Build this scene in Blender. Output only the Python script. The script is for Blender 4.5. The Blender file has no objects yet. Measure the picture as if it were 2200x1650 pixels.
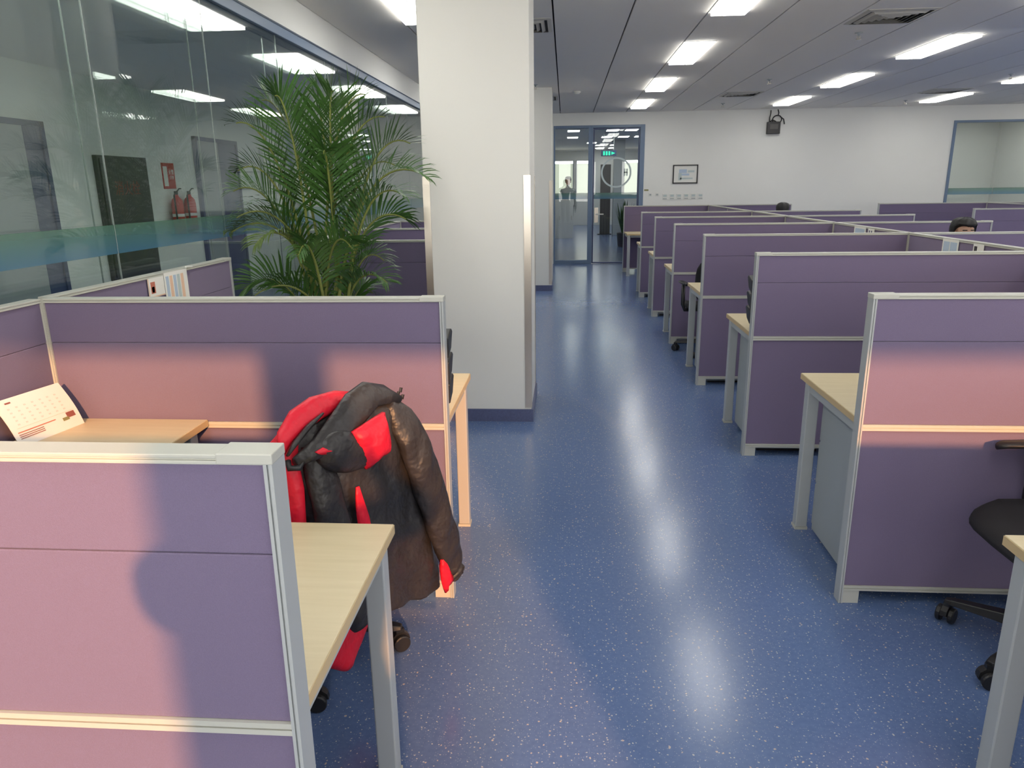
import bpy, bmesh, math, random
from mathutils import Vector, Matrix

random.seed(7)
S = bpy.context.scene
COL = S.collection
PI = math.pi

# ------------------------------------------------------------------ camera
F_PX, PITCH, YAW, ROLL, CAM_H = 1567.24, .2653, -.0743, -.0137, 1.58
sy, cy = math.sin(YAW), math.cos(YAW)
fw = Vector((sy * math.cos(PITCH), cy * math.cos(PITCH), -math.sin(PITCH)))
rt = Vector((cy, -sy, 0))
up = rt.cross(fw)
rt2 = rt * math.cos(ROLL) + up * math.sin(ROLL)
up2 = up * math.cos(ROLL) - rt * math.sin(ROLL)
cam_data = bpy.data.cameras.new('camera')
cam = bpy.data.objects.new('camera', cam_data)
COL.objects.link(cam)
cam.matrix_world = Matrix(((rt2.x, up2.x, -fw.x, 0), (rt2.y, up2.y, -fw.y, 0), (rt2.z, up2.z, -fw.z, CAM_H), (0, 0, 0, 1)))
cam_data.sensor_fit = 'HORIZONTAL'
cam_data.sensor_width = 36
cam_data.lens = F_PX / 2200 * 36
cam_data.clip_start = .03
S.camera = cam

# ------------------------------------------------------------------ sky, sun, exposure
SKY = (1.0, .98, .93)
SKY_STRENGTH = 5.7
SUN_COLOR = (1.0, .46, .17)
SUN_STRENGTH = 5.5
LAMP_COLOR = (1.0, .985, .93)
LAMP_STRENGTH = 12.0
LOBBY_LAMP = 12.0
CORRIDOR_FILL = 13.0
world = bpy.data.worlds.new('sky')
S.world = world
world.use_nodes = True
bg = world.node_tree.nodes['Background']
bg.inputs[0].default_value = (*SKY, 1)
bg.inputs[1].default_value = SKY_STRENGTH
SUN_DIR = Vector((-.3137, 1, -.352)).normalized()
sun_data = bpy.data.lights.new('sun', 'SUN')
sun_data.energy = SUN_STRENGTH
sun_data.color = SUN_COLOR
sun_data.angle = math.radians(1.2)
sun = bpy.data.objects.new('sun', sun_data)
COL.objects.link(sun)
sun.rotation_euler = SUN_DIR.to_track_quat('-Z', 'Y').to_euler()
S.view_settings.view_transform = 'Standard'
S.view_settings.look = 'None'
S.view_settings.exposure = 0
S.view_settings.gamma = 1
S.view_settings.use_curve_mapping = False
S.cycles.max_bounces = 7
S.cycles.diffuse_bounces = 4
S.cycles.glossy_bounces = 3
S.cycles.transparent_max_bounces = 24
S.cycles.caustics_reflective = False
S.cycles.caustics_refractive = False
S.cycles.sample_clamp_indirect = 6
S.cycles.use_adaptive_sampling = True
S.cycles.adaptive_threshold = .03

# ------------------------------------------------------------------ materials
def mat(name, color, rough=.5, metal=0, noise=None, bump=None, spec=.5, sheen=0):
    m = bpy.data.materials.new(name)
    m.use_nodes = True
    nt = m.node_tree
    b = nt.nodes['Principled BSDF']
    b.inputs['Base Color'].default_value = (*color, 1)
    b.inputs['Roughness'].default_value = rough
    b.inputs['Metallic'].default_value = metal
    b.inputs['Specular IOR Level'].default_value = spec
    if sheen:
        b.inputs['Sheen Weight'].default_value = sheen
    if noise or bump:
        tc = nt.nodes.new('ShaderNodeTexCoord')
        n = nt.nodes.new('ShaderNodeTexNoise')
        sc, amt = noise if noise else bump
        n.inputs['Scale'].default_value = sc
        n.inputs['Detail'].default_value = 3
        nt.links.new(tc.outputs['Object'], n.inputs['Vector'])
        if noise:
            mx = nt.nodes.new('ShaderNodeMix')
            mx.data_type = 'RGBA'
            mx.inputs[6].default_value = (*[c * (1 - amt) for c in color], 1)
            mx.inputs[7].default_value = (*[min(1, c * (1 + amt)) for c in color], 1)
            nt.links.new(n.outputs['Fac'], mx.inputs[0])
            nt.links.new(mx.outputs[2], b.inputs['Base Color'])
        if bump:
            n2 = nt.nodes.new('ShaderNodeTexNoise')
            n2.inputs['Scale'].default_value = bump[0]
            nt.links.new(tc.outputs['Object'], n2.inputs['Vector'])
            bp = nt.nodes.new('ShaderNodeBump')
            bp.inputs['Strength'].default_value = bump[1]
            bp.inputs['Distance'].default_value = .002 if bump[0] > 50 else .012
            nt.links.new(n2.outputs['Fac'], bp.inputs['Height'])
            nt.links.new(bp.outputs[0], b.inputs['Normal'])
    return m

def emit(name, color, strength):
    m = bpy.data.materials.new(name)
    m.use_nodes = True
    nt = m.node_tree
    nt.nodes.clear()
    e = nt.nodes.new('ShaderNodeEmission')
    e.inputs[0].default_value = (*color, 1)
    e.inputs[1].default_value = strength
    o = nt.nodes.new('ShaderNodeOutputMaterial')
    nt.links.new(e.outputs[0], o.inputs[0])
    return m

def glass(name, tint, rough=0.0, film=None):
    """thin pane: clear tinted transmission with facing-dependent mirror reflection;
    film = (z0, z1, low colour, high colour, opacity): a printed band stuck on the pane"""
    m = bpy.data.materials.new(name)
    m.use_nodes = True
    nt = m.node_tree
    nt.nodes.clear()
    N = nt.nodes.new
    out = N('ShaderNodeOutputMaterial')
    lw = N('ShaderNodeLayerWeight')
    lw.inputs['Blend'].default_value = .5
    p = N('ShaderNodeMath'); p.operation = 'POWER'; p.inputs[1].default_value = 5
    nt.links.new(lw.outputs['Facing'], p.inputs[0])
    ma = N('ShaderNodeMath'); ma.operation = 'MULTIPLY_ADD'
    ma.inputs[1].default_value = .95; ma.inputs[2].default_value = .045
    nt.links.new(p.outputs[0], ma.inputs[0])
    tr = N('ShaderNodeBsdfTransparent'); tr.inputs[0].default_value = (*tint, 1)
    gl = N('ShaderNodeBsdfGlossy'); gl.inputs['Roughness'].default_value = rough
    mix = N('ShaderNodeMixShader')
    nt.links.new(ma.outputs[0], mix.inputs[0])
    base = tr.outputs[0]
    if film:
        z0, z1, lo, hi, op = film
        tc = N('ShaderNodeTexCoord'); sx = N('ShaderNodeSeparateXYZ')
        nt.links.new(tc.outputs['Object'], sx.inputs[0])
        mr = N('ShaderNodeMapRange')
        mr.inputs[1].default_value = z0; mr.inputs[2].default_value = z1
        nt.links.new(sx.outputs[2], mr.inputs[0])
        cr = N('ShaderNodeMix'); cr.data_type = 'RGBA'
        cr.inputs[6].default_value = (*lo, 1); cr.inputs[7].default_value = (*hi, 1)
        nt.links.new(mr.outputs[0], cr.inputs[0])
        df = N('ShaderNodeBsdfDiffuse'); tl = N('ShaderNodeBsdfTranslucent')
        nt.links.new(cr.outputs[2], df.inputs[0]); nt.links.new(cr.outputs[2], tl.inputs[0])
        m1 = N('ShaderNodeMixShader'); m1.inputs[0].default_value = .5
        nt.links.new(df.outputs[0], m1.inputs[1]); nt.links.new(tl.outputs[0], m1.inputs[2])
        m2 = N('ShaderNodeMixShader'); m2.inputs[0].default_value = op
        nt.links.new(tr.outputs[0], m2.inputs[1]); nt.links.new(m1.outputs[0], m2.inputs[2])
        base = m2.outputs[0]
    nt.links.new(base, mix.inputs[1]); nt.links.new(gl.outputs[0], mix.inputs[2])
    nt.links.new(mix.outputs[0], out.inputs[0])
    return m

def floor_material():
    m = bpy.data.materials.new('blue_rubber_floor')
    m.use_nodes = True
    nt = m.node_tree
    N = nt.nodes.new
    b = nt.nodes['Principled BSDF']
    tc = N('ShaderNodeTexCoord')
    base = N('ShaderNodeTexNoise'); base.inputs['Scale'].default_value = 60; base.inputs['Detail'].default_value = 4
    nt.links.new(tc.outputs['Object'], base.inputs['Vector'])
    c0 = N('ShaderNodeMix'); c0.data_type = 'RGBA'
    c0.inputs[6].default_value = (.084, .138, .290, 1); c0.inputs[7].default_value = (.124, .190, .375, 1)
    nt.links.new(base.outputs['Fac'], c0.inputs[0])
    cur = c0.outputs[2]
    # two sizes of chips, each an irregular fleck in some of the cells
    for sc, lim, size, col in ((95, .72, .23, (.46, .48, .50, 1)), (60, .88, .20, (.50, .42, .38, 1)), (160, .62, .26, (.20, .26, .42, 1))):
        warp = N('ShaderNodeTexNoise'); warp.inputs['Scale'].default_value = sc * 1.6
        nt.links.new(tc.outputs['Object'], warp.inputs['Vector'])
        wm = N('ShaderNodeVectorMath'); wm.operation = 'SCALE'; wm.inputs[3].default_value = .5 / sc
        nt.links.new(warp.outputs['Color'], wm.inputs[0])
        ad = N('ShaderNodeVectorMath'); ad.operation = 'ADD'
        nt.links.new(tc.outputs['Object'], ad.inputs[0]); nt.links.new(wm.outputs[0], ad.inputs[1])
        v = N('ShaderNodeTexVoronoi'); v.inputs['Scale'].default_value = sc
        nt.links.new(ad.outputs[0], v.inputs['Vector'])
        rnd = N('ShaderNodeSeparateXYZ'); nt.links.new(v.outputs['Color'], rnd.inputs[0])
        g = N('ShaderNodeMath'); g.operation = 'GREATER_THAN'; g.inputs[1].default_value = lim
        nt.links.new(rnd.outputs[0], g.inputs[0])
        l = N('ShaderNodeMath'); l.operation = 'LESS_THAN'; l.inputs[1].default_value = size
        nt.links.new(v.outputs['Distance'], l.inputs[0])
        mu = N('ShaderNodeMath'); mu.operation = 'MULTIPLY'
        nt.links.new(g.outputs[0], mu.inputs[0]); nt.links.new(l.outputs[0], mu.inputs[1])
        mx = N('ShaderNodeMix'); mx.data_type = 'RGBA'; mx.inputs[7].default_value = col
        nt.links.new(mu.outputs[0], mx.inputs[0]); nt.links.new(cur, mx.inputs[6])
        cur = mx.outputs[2]
    nt.links.new(cur, b.inputs['Base Color'])
    b.inputs['Roughness'].default_value = .205
    b.inputs['Specular IOR Level'].default_value = .5
    n2 = N('ShaderNodeTexNoise'); n2.inputs['Scale'].default_value = 9
    nt.links.new(tc.outputs['Object'], n2.inputs['Vector'])
    bp = N('ShaderNodeBump'); bp.inputs['Strength'].default_value = .12; bp.inputs['Distance'].default_value = .004
    nt.links.new(n2.outputs['Fac'], bp.inputs['Height'])
    nt.links.new(bp.outputs[0], b.inputs['Normal'])
    return m

def wood_material():
    m = bpy.data.materials.new('pale_maple')
    m.use_nodes = True
    nt = m.node_tree
    N = nt.nodes.new
    b = nt.nodes['Principled BSDF']
    tc = N('ShaderNodeTexCoord')
    mp = N('ShaderNodeMapping'); mp.inputs['Scale'].default_value = (3, 40, 40)
    nt.links.new(tc.outputs['Object'], mp.inputs[0])
    n = N('ShaderNodeTexNoise'); n.inputs['Scale'].default_value = 1.5; n.inputs['Detail'].default_value = 5
    nt.links.new(mp.outputs[0], n.inputs['Vector'])
    mx = N('ShaderNodeMix'); mx.data_type = 'RGBA'
    mx.inputs[6].default_value = (.60, .50, .30, 1); mx.inputs[7].default_value = (.72, .62, .41, 1)
    nt.links.new(n.outputs['Fac'], mx.inputs[0])
    nt.links.new(mx.outputs[2], b.inputs['Base Color'])
    b.inputs['Roughness'].default_value = .38
    return m

M = dict(
    wall=mat('white_wall_paint', (.80, .795, .76), .7, noise=(3, .015)),
    colpaint=mat('cream_column_paint', (.84, .82, .76), .6, noise=(2, .012)),
    ceil=mat('ceiling_board', (.90, .86, .795), .8),
    dark=mat('dark_void', (.03, .03, .03), .9),
    floor=floor_material(),
    skirt=mat('blue_skirting', (.105, .12, .225), .35, noise=(80, .25)),
    fabric=mat('purple_fabric', (.194, .157, .250), .9, noise=(420, .10), bump=(600, .35), spec=.15, sheen=.15),
    alu=mat('light_grey_aluminium', (.53, .53, .475), .38),
    post=mat('grey_powder_coat', (.44, .46, .46), .42),
    wood=wood_material(),
    edge=mat('maple_edge_band', (.63, .47, .25), .45),
    grey=mat('grey_steel_sheet', (.36, .39, .40), .45),
    blue=mat('blue_grey_frame', (.13, .19, .29), .4),
    navy=mat('navy_door_paint', (.055, .075, .16), .45),
    steel=mat('brushed_steel', (.55, .50, .43), .28, 1, noise=(300, .08)),
    black=mat('black_plastic', (.018, .018, .02), .4),
    blackfab=mat('black_mesh_fabric', (.016, .016, .019), .85, bump=(500, .3)),
    white=mat('white_paper', (.82, .81, .77), .7),
    whitep=mat('white_plastic', (.74, .74, .70), .4),
    jblack=mat('black_nylon', (.030, .027, .028), .42, bump=(30, .6), spec=.45),
    jred=mat('red_nylon', (.74, .012, .035), .45, bump=(30, .6), spec=.4),
    leaf=mat('palm_leaf', (.048, .125, .022), .42, noise=(9, .45)),
    leaf2=mat('palm_leaf_yellowing', (.10, .155, .035), .45, noise=(9, .35)),
    stem=mat('palm_stem', (.22, .25, .06), .5, noise=(14, .3)),
    soil=mat('soil', (.05, .035, .02), .9, noise=(40, .4)),
    pot=mat('glazed_pot', (.62, .60, .55), .3),
    red=mat('red_enamel', (.52, .03, .03), .35),
    cab=mat('dark_bronze_panel', (.075, .072, .068), .35),
    doorgrey=mat('grey_door_leaf', (.34, .36, .37), .45),
    hair=mat('black_hair', (.012, .011, .010), .55, bump=(60, .8)),
    skin=mat('skin', (.52, .30, .20), .5),
    shirt=mat('dark_shirt', (.06, .07, .10), .85),
    trousers=mat('dark_trousers', (.03, .03, .04), .85),
    blind=None,
    lamp=emit('lit_diffuser', LAMP_COLOR, LAMP_STRENGTH),
    corridor_fill=emit('corridor_fill_glow', (1, .99, .95), CORRIDOR_FILL),
    lamp2=emit('lit_lobby_diffuser', (1, 1, .98), LOBBY_LAMP),
    exit=emit('lit_exit_sign', (.05, .85, .45), 1.6),
    glass=glass('clear_glass', (.955, .985, .97)),
    band=glass('banded_glass', (.955, .985, .97), film=(1.30, 1.43, (.14, .34, .50), (.20, .38, .27), .55)),
    blacktext=mat('black_print', (.05, .045, .05), .6),
    redtext=mat('red_print', (.55, .18, .12), .6),
    fade=mat('faded_red_print', (.28, .09, .07), .6),
    bluepr=mat('pale_blue_print', (.45, .55, .68), .6),
    orange=mat('pale_orange_print', (.80, .55, .40), .6),
    pale=mat('pale_print', (.72, .66, .62), .7),
    olive=mat('olive_tag', (.25, .24, .10), .6),
    joint=mat('glass_joint_silicone', (.33, .36, .35), .4),
    ventm=mat('beige_vent_enamel', (.52, .50, .45), .5),
    etched=mat('etched_glass', (.50, .58, .58), .7),
)
bm_ = bpy.data.materials.new('dimming_blind_cloth')
bm_.use_nodes = True
_nt = bm_.node_tree
_nt.nodes.clear()
_o = _nt.nodes.new('ShaderNodeOutputMaterial'); _t = _nt.nodes.new('ShaderNodeBsdfTranslucent'); _d = _nt.nodes.new('ShaderNodeBsdfDiffuse'); _m = _nt.nodes.new('ShaderNodeMixShader')
_t.inputs[0].default_value = (.46, .48, .44, 1); _d.inputs[0].default_value = (.6, .62, .58, 1)
_m.inputs[0].default_value = .3; _nt.links.new(_t.outputs[0], _m.inputs[1]); _nt.links.new(_d.outputs[0], _m.inputs[2]); _nt.links.new(_m.outputs[0], _o.inputs[0])
M['blind'] = bm_

# ------------------------------------------------------------------ mesh helpers
class MB:
    def __init__(s):
        s.v = []; s.f = []; s.smooth = False
    def add(s, vs, fs):
        n = len(s.v)
        s.v += [tuple(p) for p in vs]
        s.f += [tuple(i + n for i in f) for f in fs]
        return s
    def box(s, x0, x1, y0, y1, z0, z1):
        return s.add([(x0, y0, z0), (x1, y0, z0), (x1, y1, z0), (x0, y1, z0), (x0, y0, z1), (x1, y0, z1), (x1, y1, z1), (x0, y1, z1)],
                     [(0, 3, 2, 1), (4, 5, 6, 7), (0, 1, 5, 4), (1, 2, 6, 5), (2, 3, 7, 6), (3, 0, 4, 7)])
    def prism(s, poly, axis, a, b):
        """poly: 2-D outline; axis: 0 -> (a, p, q), 1 -> (p, a, q), 2 -> (p, q, a)"""
        def P(p, t):
            return [(t, p[0], p[1]), (p[0], t, p[1]), (p[0], p[1], t)][axis]
        n = len(poly)
        vs = [P(p, a) for p in poly] + [P(p, b) for p in poly]
        fs = [tuple(range(n))[::-1], tuple(range(n, 2 * n))] + [(i, (i + 1) % n, n + (i + 1) % n, n + i) for i in range(n)]
        return s.add(vs, fs)
    def tube(s, pts, rad, seg=8, cap=True):
        pts = [Vector(p) for p in pts]
        if not hasattr(rad, '__len__'):
            rad = [rad] * len(pts)
        rings = []
        prev = None
        for i, p in enumerate(pts):
            d = (pts[min(i + 1, len(pts) - 1)] - pts[max(i - 1, 0)])
            d = d.normalized() if d.length > 1e-9 else Vector((0, 0, 1))
            a = prev if prev is not None else (Vector((1, 0, 0)) if abs(d.x) < .8 else Vector((0, 1, 0)))
            a = (a - d * a.dot(d)).normalized()
            prev = a
            b = d.cross(a)
            rings.append([p + (a * math.cos(2 * PI * k / seg) + b * math.sin(2 * PI * k / seg)) * rad[i] for k in range(seg)])
        return s.loft(rings, cap)
    def loft(s, rings, cap=True):
        n = len(rings[0])
        vs = [p for r in rings for p in r]
        fs = []
        for i in range(len(rings) - 1):
            for k in range(n):
                fs.append((i * n + k, i * n + (k + 1) % n, (i + 1) * n + (k + 1) % n, (i + 1) * n + k))
        if cap:
            fs.append(tuple(range(n))[::-1])
            fs.append(tuple(range((len(rings) - 1) * n, len(rings) * n)))
        return s.add(vs, fs)
    def lathe(s, prof, c=(0, 0, 0), seg=20):
        rings = [[(c[0] + r * math.cos(2 * PI * k / seg), c[1] + r * math.sin(2 * PI * k / seg), c[2] + z) for k in range(seg)] for r, z in prof]
        return s.loft(rings)
    def xform(s, mtx, start=0):
        for i in range(start, len(s.v)):
            s.v[i] = tuple(mtx @ Vector(s.v[i]))
        return s
    def build(s, name, material, parent=None, smooth=False, bevel=0, sub=0):
        me = bpy.data.meshes.new(name)
        me.from_pydata(s.v, [], s.f)
        b = bmesh.new(); b.from_mesh(me)
        bmesh.ops.recalc_face_normals(b, faces=b.faces)
        b.to_mesh(me); b.free()
        for m in (material if isinstance(material, (list, tuple)) else [material]):
            me.materials.append(m)
        if smooth:
            for p in me.polygons:
                p.use_smooth = True
        o = bpy.data.objects.new(name, me)
        COL.objects.link(o)
        if bevel:
            md = o.modifiers.new('bevel', 'BEVEL'); md.width = bevel; md.segments = 2; md.limit_method = 'ANGLE'
        if sub:
            md = o.modifiers.new('subdivision', 'SUBSURF'); md.levels = sub; md.render_levels = sub
        put(o, parent)
        return o

def put(o, parent):
    """meshes are written in world coordinates: cancel the parent's own offset"""
    if parent is not None:
        o.parent = parent
        if parent.type == 'EMPTY' and parent.parent is None:
            o.location = -Vector(parent.location)

def tag(o, label, cat=None, group=None, kind=None):
    o['label'] = label
    if cat: o['category'] = cat
    if group: o['group'] = group
    if kind: o['kind'] = kind
    return o

def thing(name, label, cat, loc=(0, 0, 0), group=None, kind=None):
    o = bpy.data.objects.new(name, None)
    COL.objects.link(o)
    o.location = loc
    o.empty_display_size = .1
    return tag(o, label, cat, group, kind)

def struct(name, mb, m, label, cat, parent=None, bevel=0):
    o = mb.build(name, m, parent, bevel=bevel)
    return tag(o, label, cat, kind='structure')

def copy_tree(root, loc, rotz=0, label=None, group=None):
    r = root.copy(); COL.objects.link(r)
    r.location = loc; r.rotation_euler = (0, 0, rotz)
    if label: r['label'] = label
    if group: r['group'] = group
    for ch in list(root.children):
        c = ch.copy(); COL.objects.link(c); c.parent = r
        for g in list(ch.children):
            d = g.copy(); COL.objects.link(d); d.parent = c
    return r

B = lambda *a: MB().box(*a)
ORD = ['first', 'second', 'third', 'fourth', 'fifth', 'sixth', 'seventh', 'eighth', 'ninth']

# ------------------------------------------------------------------ room shell
HC = 2.945           # ceiling
YW = 15.305          # far white wall
YF = -1.6            # window wall behind the camera
XG = -2.10           # glazed corridor wall
XRW = 10.0           # wall on the open side of the office
struct('floor', B(-4.95, XRW + .1, YF - .1, 31.0, -.12, 0), M['floor'], 'glossy blue rubber floor with pale flecks along the aisle', 'floor')

# suspended ceiling: long boards with dark shadow gaps, lamps set into every fourth board
ceil = struct('ceiling', B(-2.2, XRW + .1, YF, YW, HC + .045, HC + .15), M['dark'], 'grey suspended ceiling of long boards with dark joints', 'ceiling')
X0 = -2.03
LAMP_Y = [(.33 + 2.56 * k, .33 + 1.31 + 2.56 * k) for k in range(0, 6)]      # .33, 2.89, 5.45, 8.01, 10.57, 13.13
LAMP_X = [-1.39, 1.17, 3.73, 6.29, 8.85]
GAP = .007
for k in range(19):
    x = X0 + .64 * k
    x1 = min(x + .64, XRW)
    if x1 - x < .05: continue
    if any(abs(x - l) < .01 for l in LAMP_X):
        B(x + .32 + GAP, x1 - GAP, YF, YW, HC, HC + .02).build('ceiling_panel', M['ceil'], ceil)
        ys = [YF] + [v for pr in LAMP_Y for v in pr] + [YW]
        for a, b in zip(ys[::2], ys[1::2]):
            B(x + GAP, x + .32 + GAP, a, b, HC, HC + .02).build('ceiling_panel', M['ceil'], ceil)
    else:
        B(x + GAP, x1 - GAP, YF, YW, HC, HC + .02).build('ceiling_panel', M['ceil'], ceil)

# ceiling lamps
proto_lamp = None
ROWNAME = ['row beside the glass wall', 'row over the aisle', 'first row past the aisle', 'second row past the aisle', 'row along the side wall']
for i, lx in enumerate(LAMP_X):
    for j, (a, b) in enumerate(LAMP_Y):
        lab = f'recessed strip light, {ORD[5 - j]} from the far wall, {ROWNAME[i]}'
        if proto_lamp is None:
            t = proto_lamp = thing('ceiling_light', lab, 'ceiling light', (0, 0, 0), 'recessed ceiling lights')
            fr = MB()
            for (p, q, r, s_) in ((0, .32, 0, .02), (0, .32, 1.29, 1.31), (0, .02, .02, 1.29), (.30, .32, .02, 1.29)):
                fr.box(p, q, r, s_, -.004, .024)
            fr.build('lamp_frame', M['whitep'], t)
            B(.022, .298, .022, 1.288, -.030, .012).build('diffuser', M['lamp'], t)  # lens dropped below the boards so its glowing sides brighten the ceiling
            for xx in (.112, .205):
                B(xx - .003, xx + .003, .022, 1.288, -.0325, -.030).build('louver_bar', M['whitep'], t)
            t.location = (lx, a, HC)
        else:
            copy_tree(proto_lamp, (lx, a, HC), 0, lab)

# ceiling air diffusers
def vent(x, y, label):
    t = thing('ceiling_vent', label, 'vent', (x, y, HC), 'square ceiling air vents')
    w = .29
    fr = MB()
    for d in range(4):
        n = len(fr.v)
        fr.add([(-w, -w, 0), (w, -w, 0), (w - .035, -w + .035, -.012), (-w + .035, -w + .035, -.012), (-w, -w, -.004), (w, -w, -.004)], [(4, 5, 2, 3), (0, 1, 5, 4)])
        fr.xform(Matrix.Rotation(d * PI / 2, 4, 'Z'), n)
    fr.xform(Matrix.Translation((x, y, HC))).build('vent_frame', M['ventm'], t)
    B(x - w + .03, x + w - .03, y - w + .03, y + w - .03, HC - .004, HC - .001).build('vent_throat', M['dark'], t)
    for d in range(4):
        for k in range(5):
            r = .05 + .045 * k
            m = MB().add([(-r, -r, -.004), (r, -r, -.004), (r - .026, -r + .026, -.022), (-r + .026, -r + .026, -.022),
                          (-r, -r + .004, -.004), (r, -r + .004, -.004), (r - .026, -r + .030, -.022), (-r + .026, -r + .030, -.022)],
                         [(0, 1, 2, 3), (7, 6, 5, 4), (0, 4, 5, 1), (3, 2, 6, 7)])
            m.xform(Matrix.Translation((x, y, HC)) @ Matrix.Rotation(d * PI / 2, 4, 'Z')).build('slat', M['ventm'], t)
vent(2.78, 7.10, 'square slatted air vent past the aisle light row, closer to the windows')
vent(2.78, 12.65, 'square slatted air vent past the aisle light row, near the far wall')
vent(-.42, 7.05, 'square slatted air vent beside the white column top')
vent(-.42, 12.65, 'square slatted air vent above the rear column')
vent(5.98, 12.83, 'square slatted air vent beside the third light row near the far wall')

# sprinklers and smoke detector
def sprinkler(x, y, label):
    t = thing('sprinkler', label, 'sprinkler', (x, y, HC), 'ceiling sprinklers')
    MB().lathe([(.036, 0), (.036, -.006), (.014, -.010), (.010, -.03)], (x, y, HC), 14).build('escutcheon', M['grey'], t, True)
    MB().tube([(x - .012, y, HC - .03), (x - .012, y, HC - .05), (x, y, HC - .058), (x + .012, y, HC - .05), (x + .012, y, HC - .03)], .004, 6).build('yoke', M['steel'], t)
    MB().lathe([(.024, -.058), (.026, -.060), (.026, -.063), (.004, -.064)], (x, y, HC), 12).build('deflector', M['steel'], t)
for x, y, l in ((2.78, 7.8, 'third from the far wall in the line past the aisle'), (2.78, 10.97, 'second from the far wall in the line past the aisle'), (2.78, 14.05, 'first from the far wall in the line past the aisle'),
                (-.43, 10.98, 'just before the rear column'), (5.98, 11.03, 'by the third light row, second from the far wall'), (5.98, 14.2, 'by the third light row, first from the far wall')):
    sprinkler(x, y, 'small grey ceiling sprinkler ' + l)
t = thing('smoke_detector', 'small round smoke detector on the ceiling over the aisle', 'smoke detector', (.167, 11.83, HC))
MB().lathe([(.055, 0), (.055, -.018), (.048, -.024)], (.167, 11.83, HC), 20).build('mounting_plate', M['whitep'], t, True)
MB().lathe([(.040, -.024), (.036, -.042), (.012, -.048)], (.167, 11.83, HC), 20).build('sensor_head', M['whitep'], t, True)

# far white wall with glazed door bay and a window
DX0, DX1, DXM, DTOP = -.24, 1.555, .50, 2.71
WX0, WX1, WZ0, WZ1 = 7.39, 9.6, .75, 2.67
wb = MB()
wb.box(-2.1, DX0, YW, YW + .15, 0, 3.05).box(DX0, DX1, YW, YW + .15, DTOP, 3.05).box(DX1, WX0, YW, YW + .15, 0, 3.05)
wb.box(WX0, WX1, YW, YW + .15, 0, WZ0).box(WX0, WX1, YW, YW + .15, WZ1, 3.05).box(WX1, XRW, YW, YW + .15, 0, 3.05)
struct('wall_back', wb, M['wall'], 'white far wall with a glazed door bay and a window', 'wall')
struct('baseboard_back', B(DX1 + .01, XRW, YW - .012, YW, 0, .085), M['skirt'], 'blue skirting along the far white wall', 'baseboard')
struct('wall_right', B(XRW, XRW + .15, YF, YW, 0, 3.05), M['wall'], 'white side wall of the office', 'wall')

# window wall behind the camera: piers, mullions, sill and head
OPEN = [(-1.95, .25), (.41, 1.31), (2.33, 3.30), (3.46, 5.50), (6.50, 7.90), (8.06, 9.60)]
SILL, HEAD = .85, 2.504
wf = MB().box(-4.95, XRW, YF - .15, YF, 0, SILL).box(-4.95, XRW, YF - .15, YF, HEAD, 3.05)
edges = [-4.95] + [v for o_ in OPEN for v in o_] + [XRW]
for a, b in zip(edges[::2], edges[1::2]):
    wf.box(a, b, YF - .15, YF, SILL, HEAD)
struct('wall_front', wf, M['wall'], 'white window wall with wide openings letting in low sun', 'wall')
for i, (a, b) in enumerate(OPEN):
    w = MB()
    for (p, q, r, s_) in ((a, b, SILL, SILL + .04), (a, a + .04, SILL, HEAD), (b - .04, b, SILL, HEAD)):
        w.box(p, q, YF - .12, YF - .06, r, s_)
    struct(f'window_{i + 3}', w, M['blue'], f'blue-grey frame of a tall window opening, {ORD[i]} from the glazed corridor', 'window')
    la = bpy.data.lights.new('daylight_portal', 'AREA'); la.shape = 'RECTANGLE'; la.size = b - a; la.size_y = HEAD - SILL
    la.cycles.is_portal = True
    lo = bpy.data.objects.new('daylight_portal', la); COL.objects.link(lo)
    lo.location = ((a + b) / 2, YF - .14, (SILL + HEAD) / 2); lo.rotation_euler = (PI / 2, 0, 0)

# columns with steel corner guards and blue skirting
def column(name, x0, x1, y0, y1, label, lab2):
    o = struct(name, B(x0, x1, y0, y1, 0, HC + .02), M['colpaint'], label, 'column', bevel=.006)
    g = .042
    for (cx, sx) in ((x0, 1), (x1, -1)):
        for (cy_, s2) in ((y0, 1), (y1, -1)):
            e = .004
            L = [(cx - sx * e, cy_ - s2 * e), (cx + sx * g, cy_ - s2 * e), (cx + sx * g, cy_ - s2 * .0005), (cx - sx * .0005, cy_ - s2 * .0005), (cx - sx * .0005, cy_ + s2 * g), (cx - sx * e, cy_ + s2 * g)]
            MB().prism(L, 2, .10, 1.645).build('corner_guard', M['steel'], o)
    s_ = MB()
    p = .012
    s_.box(x0 - p, x1 + p, y0 - p, y0, 0, .088).box(x0 - p, x1 + p, y1, y1 + p, 0, .088).box(x0 - p, x0, y0, y1, 0, .088).box(x1, x1 + p, y0, y1, 0, .088)
    s_.build('skirting', M['skirt'], o)
column('column', -.915, -.226, 4.82, 5.51, 'wide cream-white column with steel corner guards beside the palm', '')
column('column.001', -.90, -.205, 11.3, 11.99, 'cream-white column standing between the first column and the glass door', '')

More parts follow.
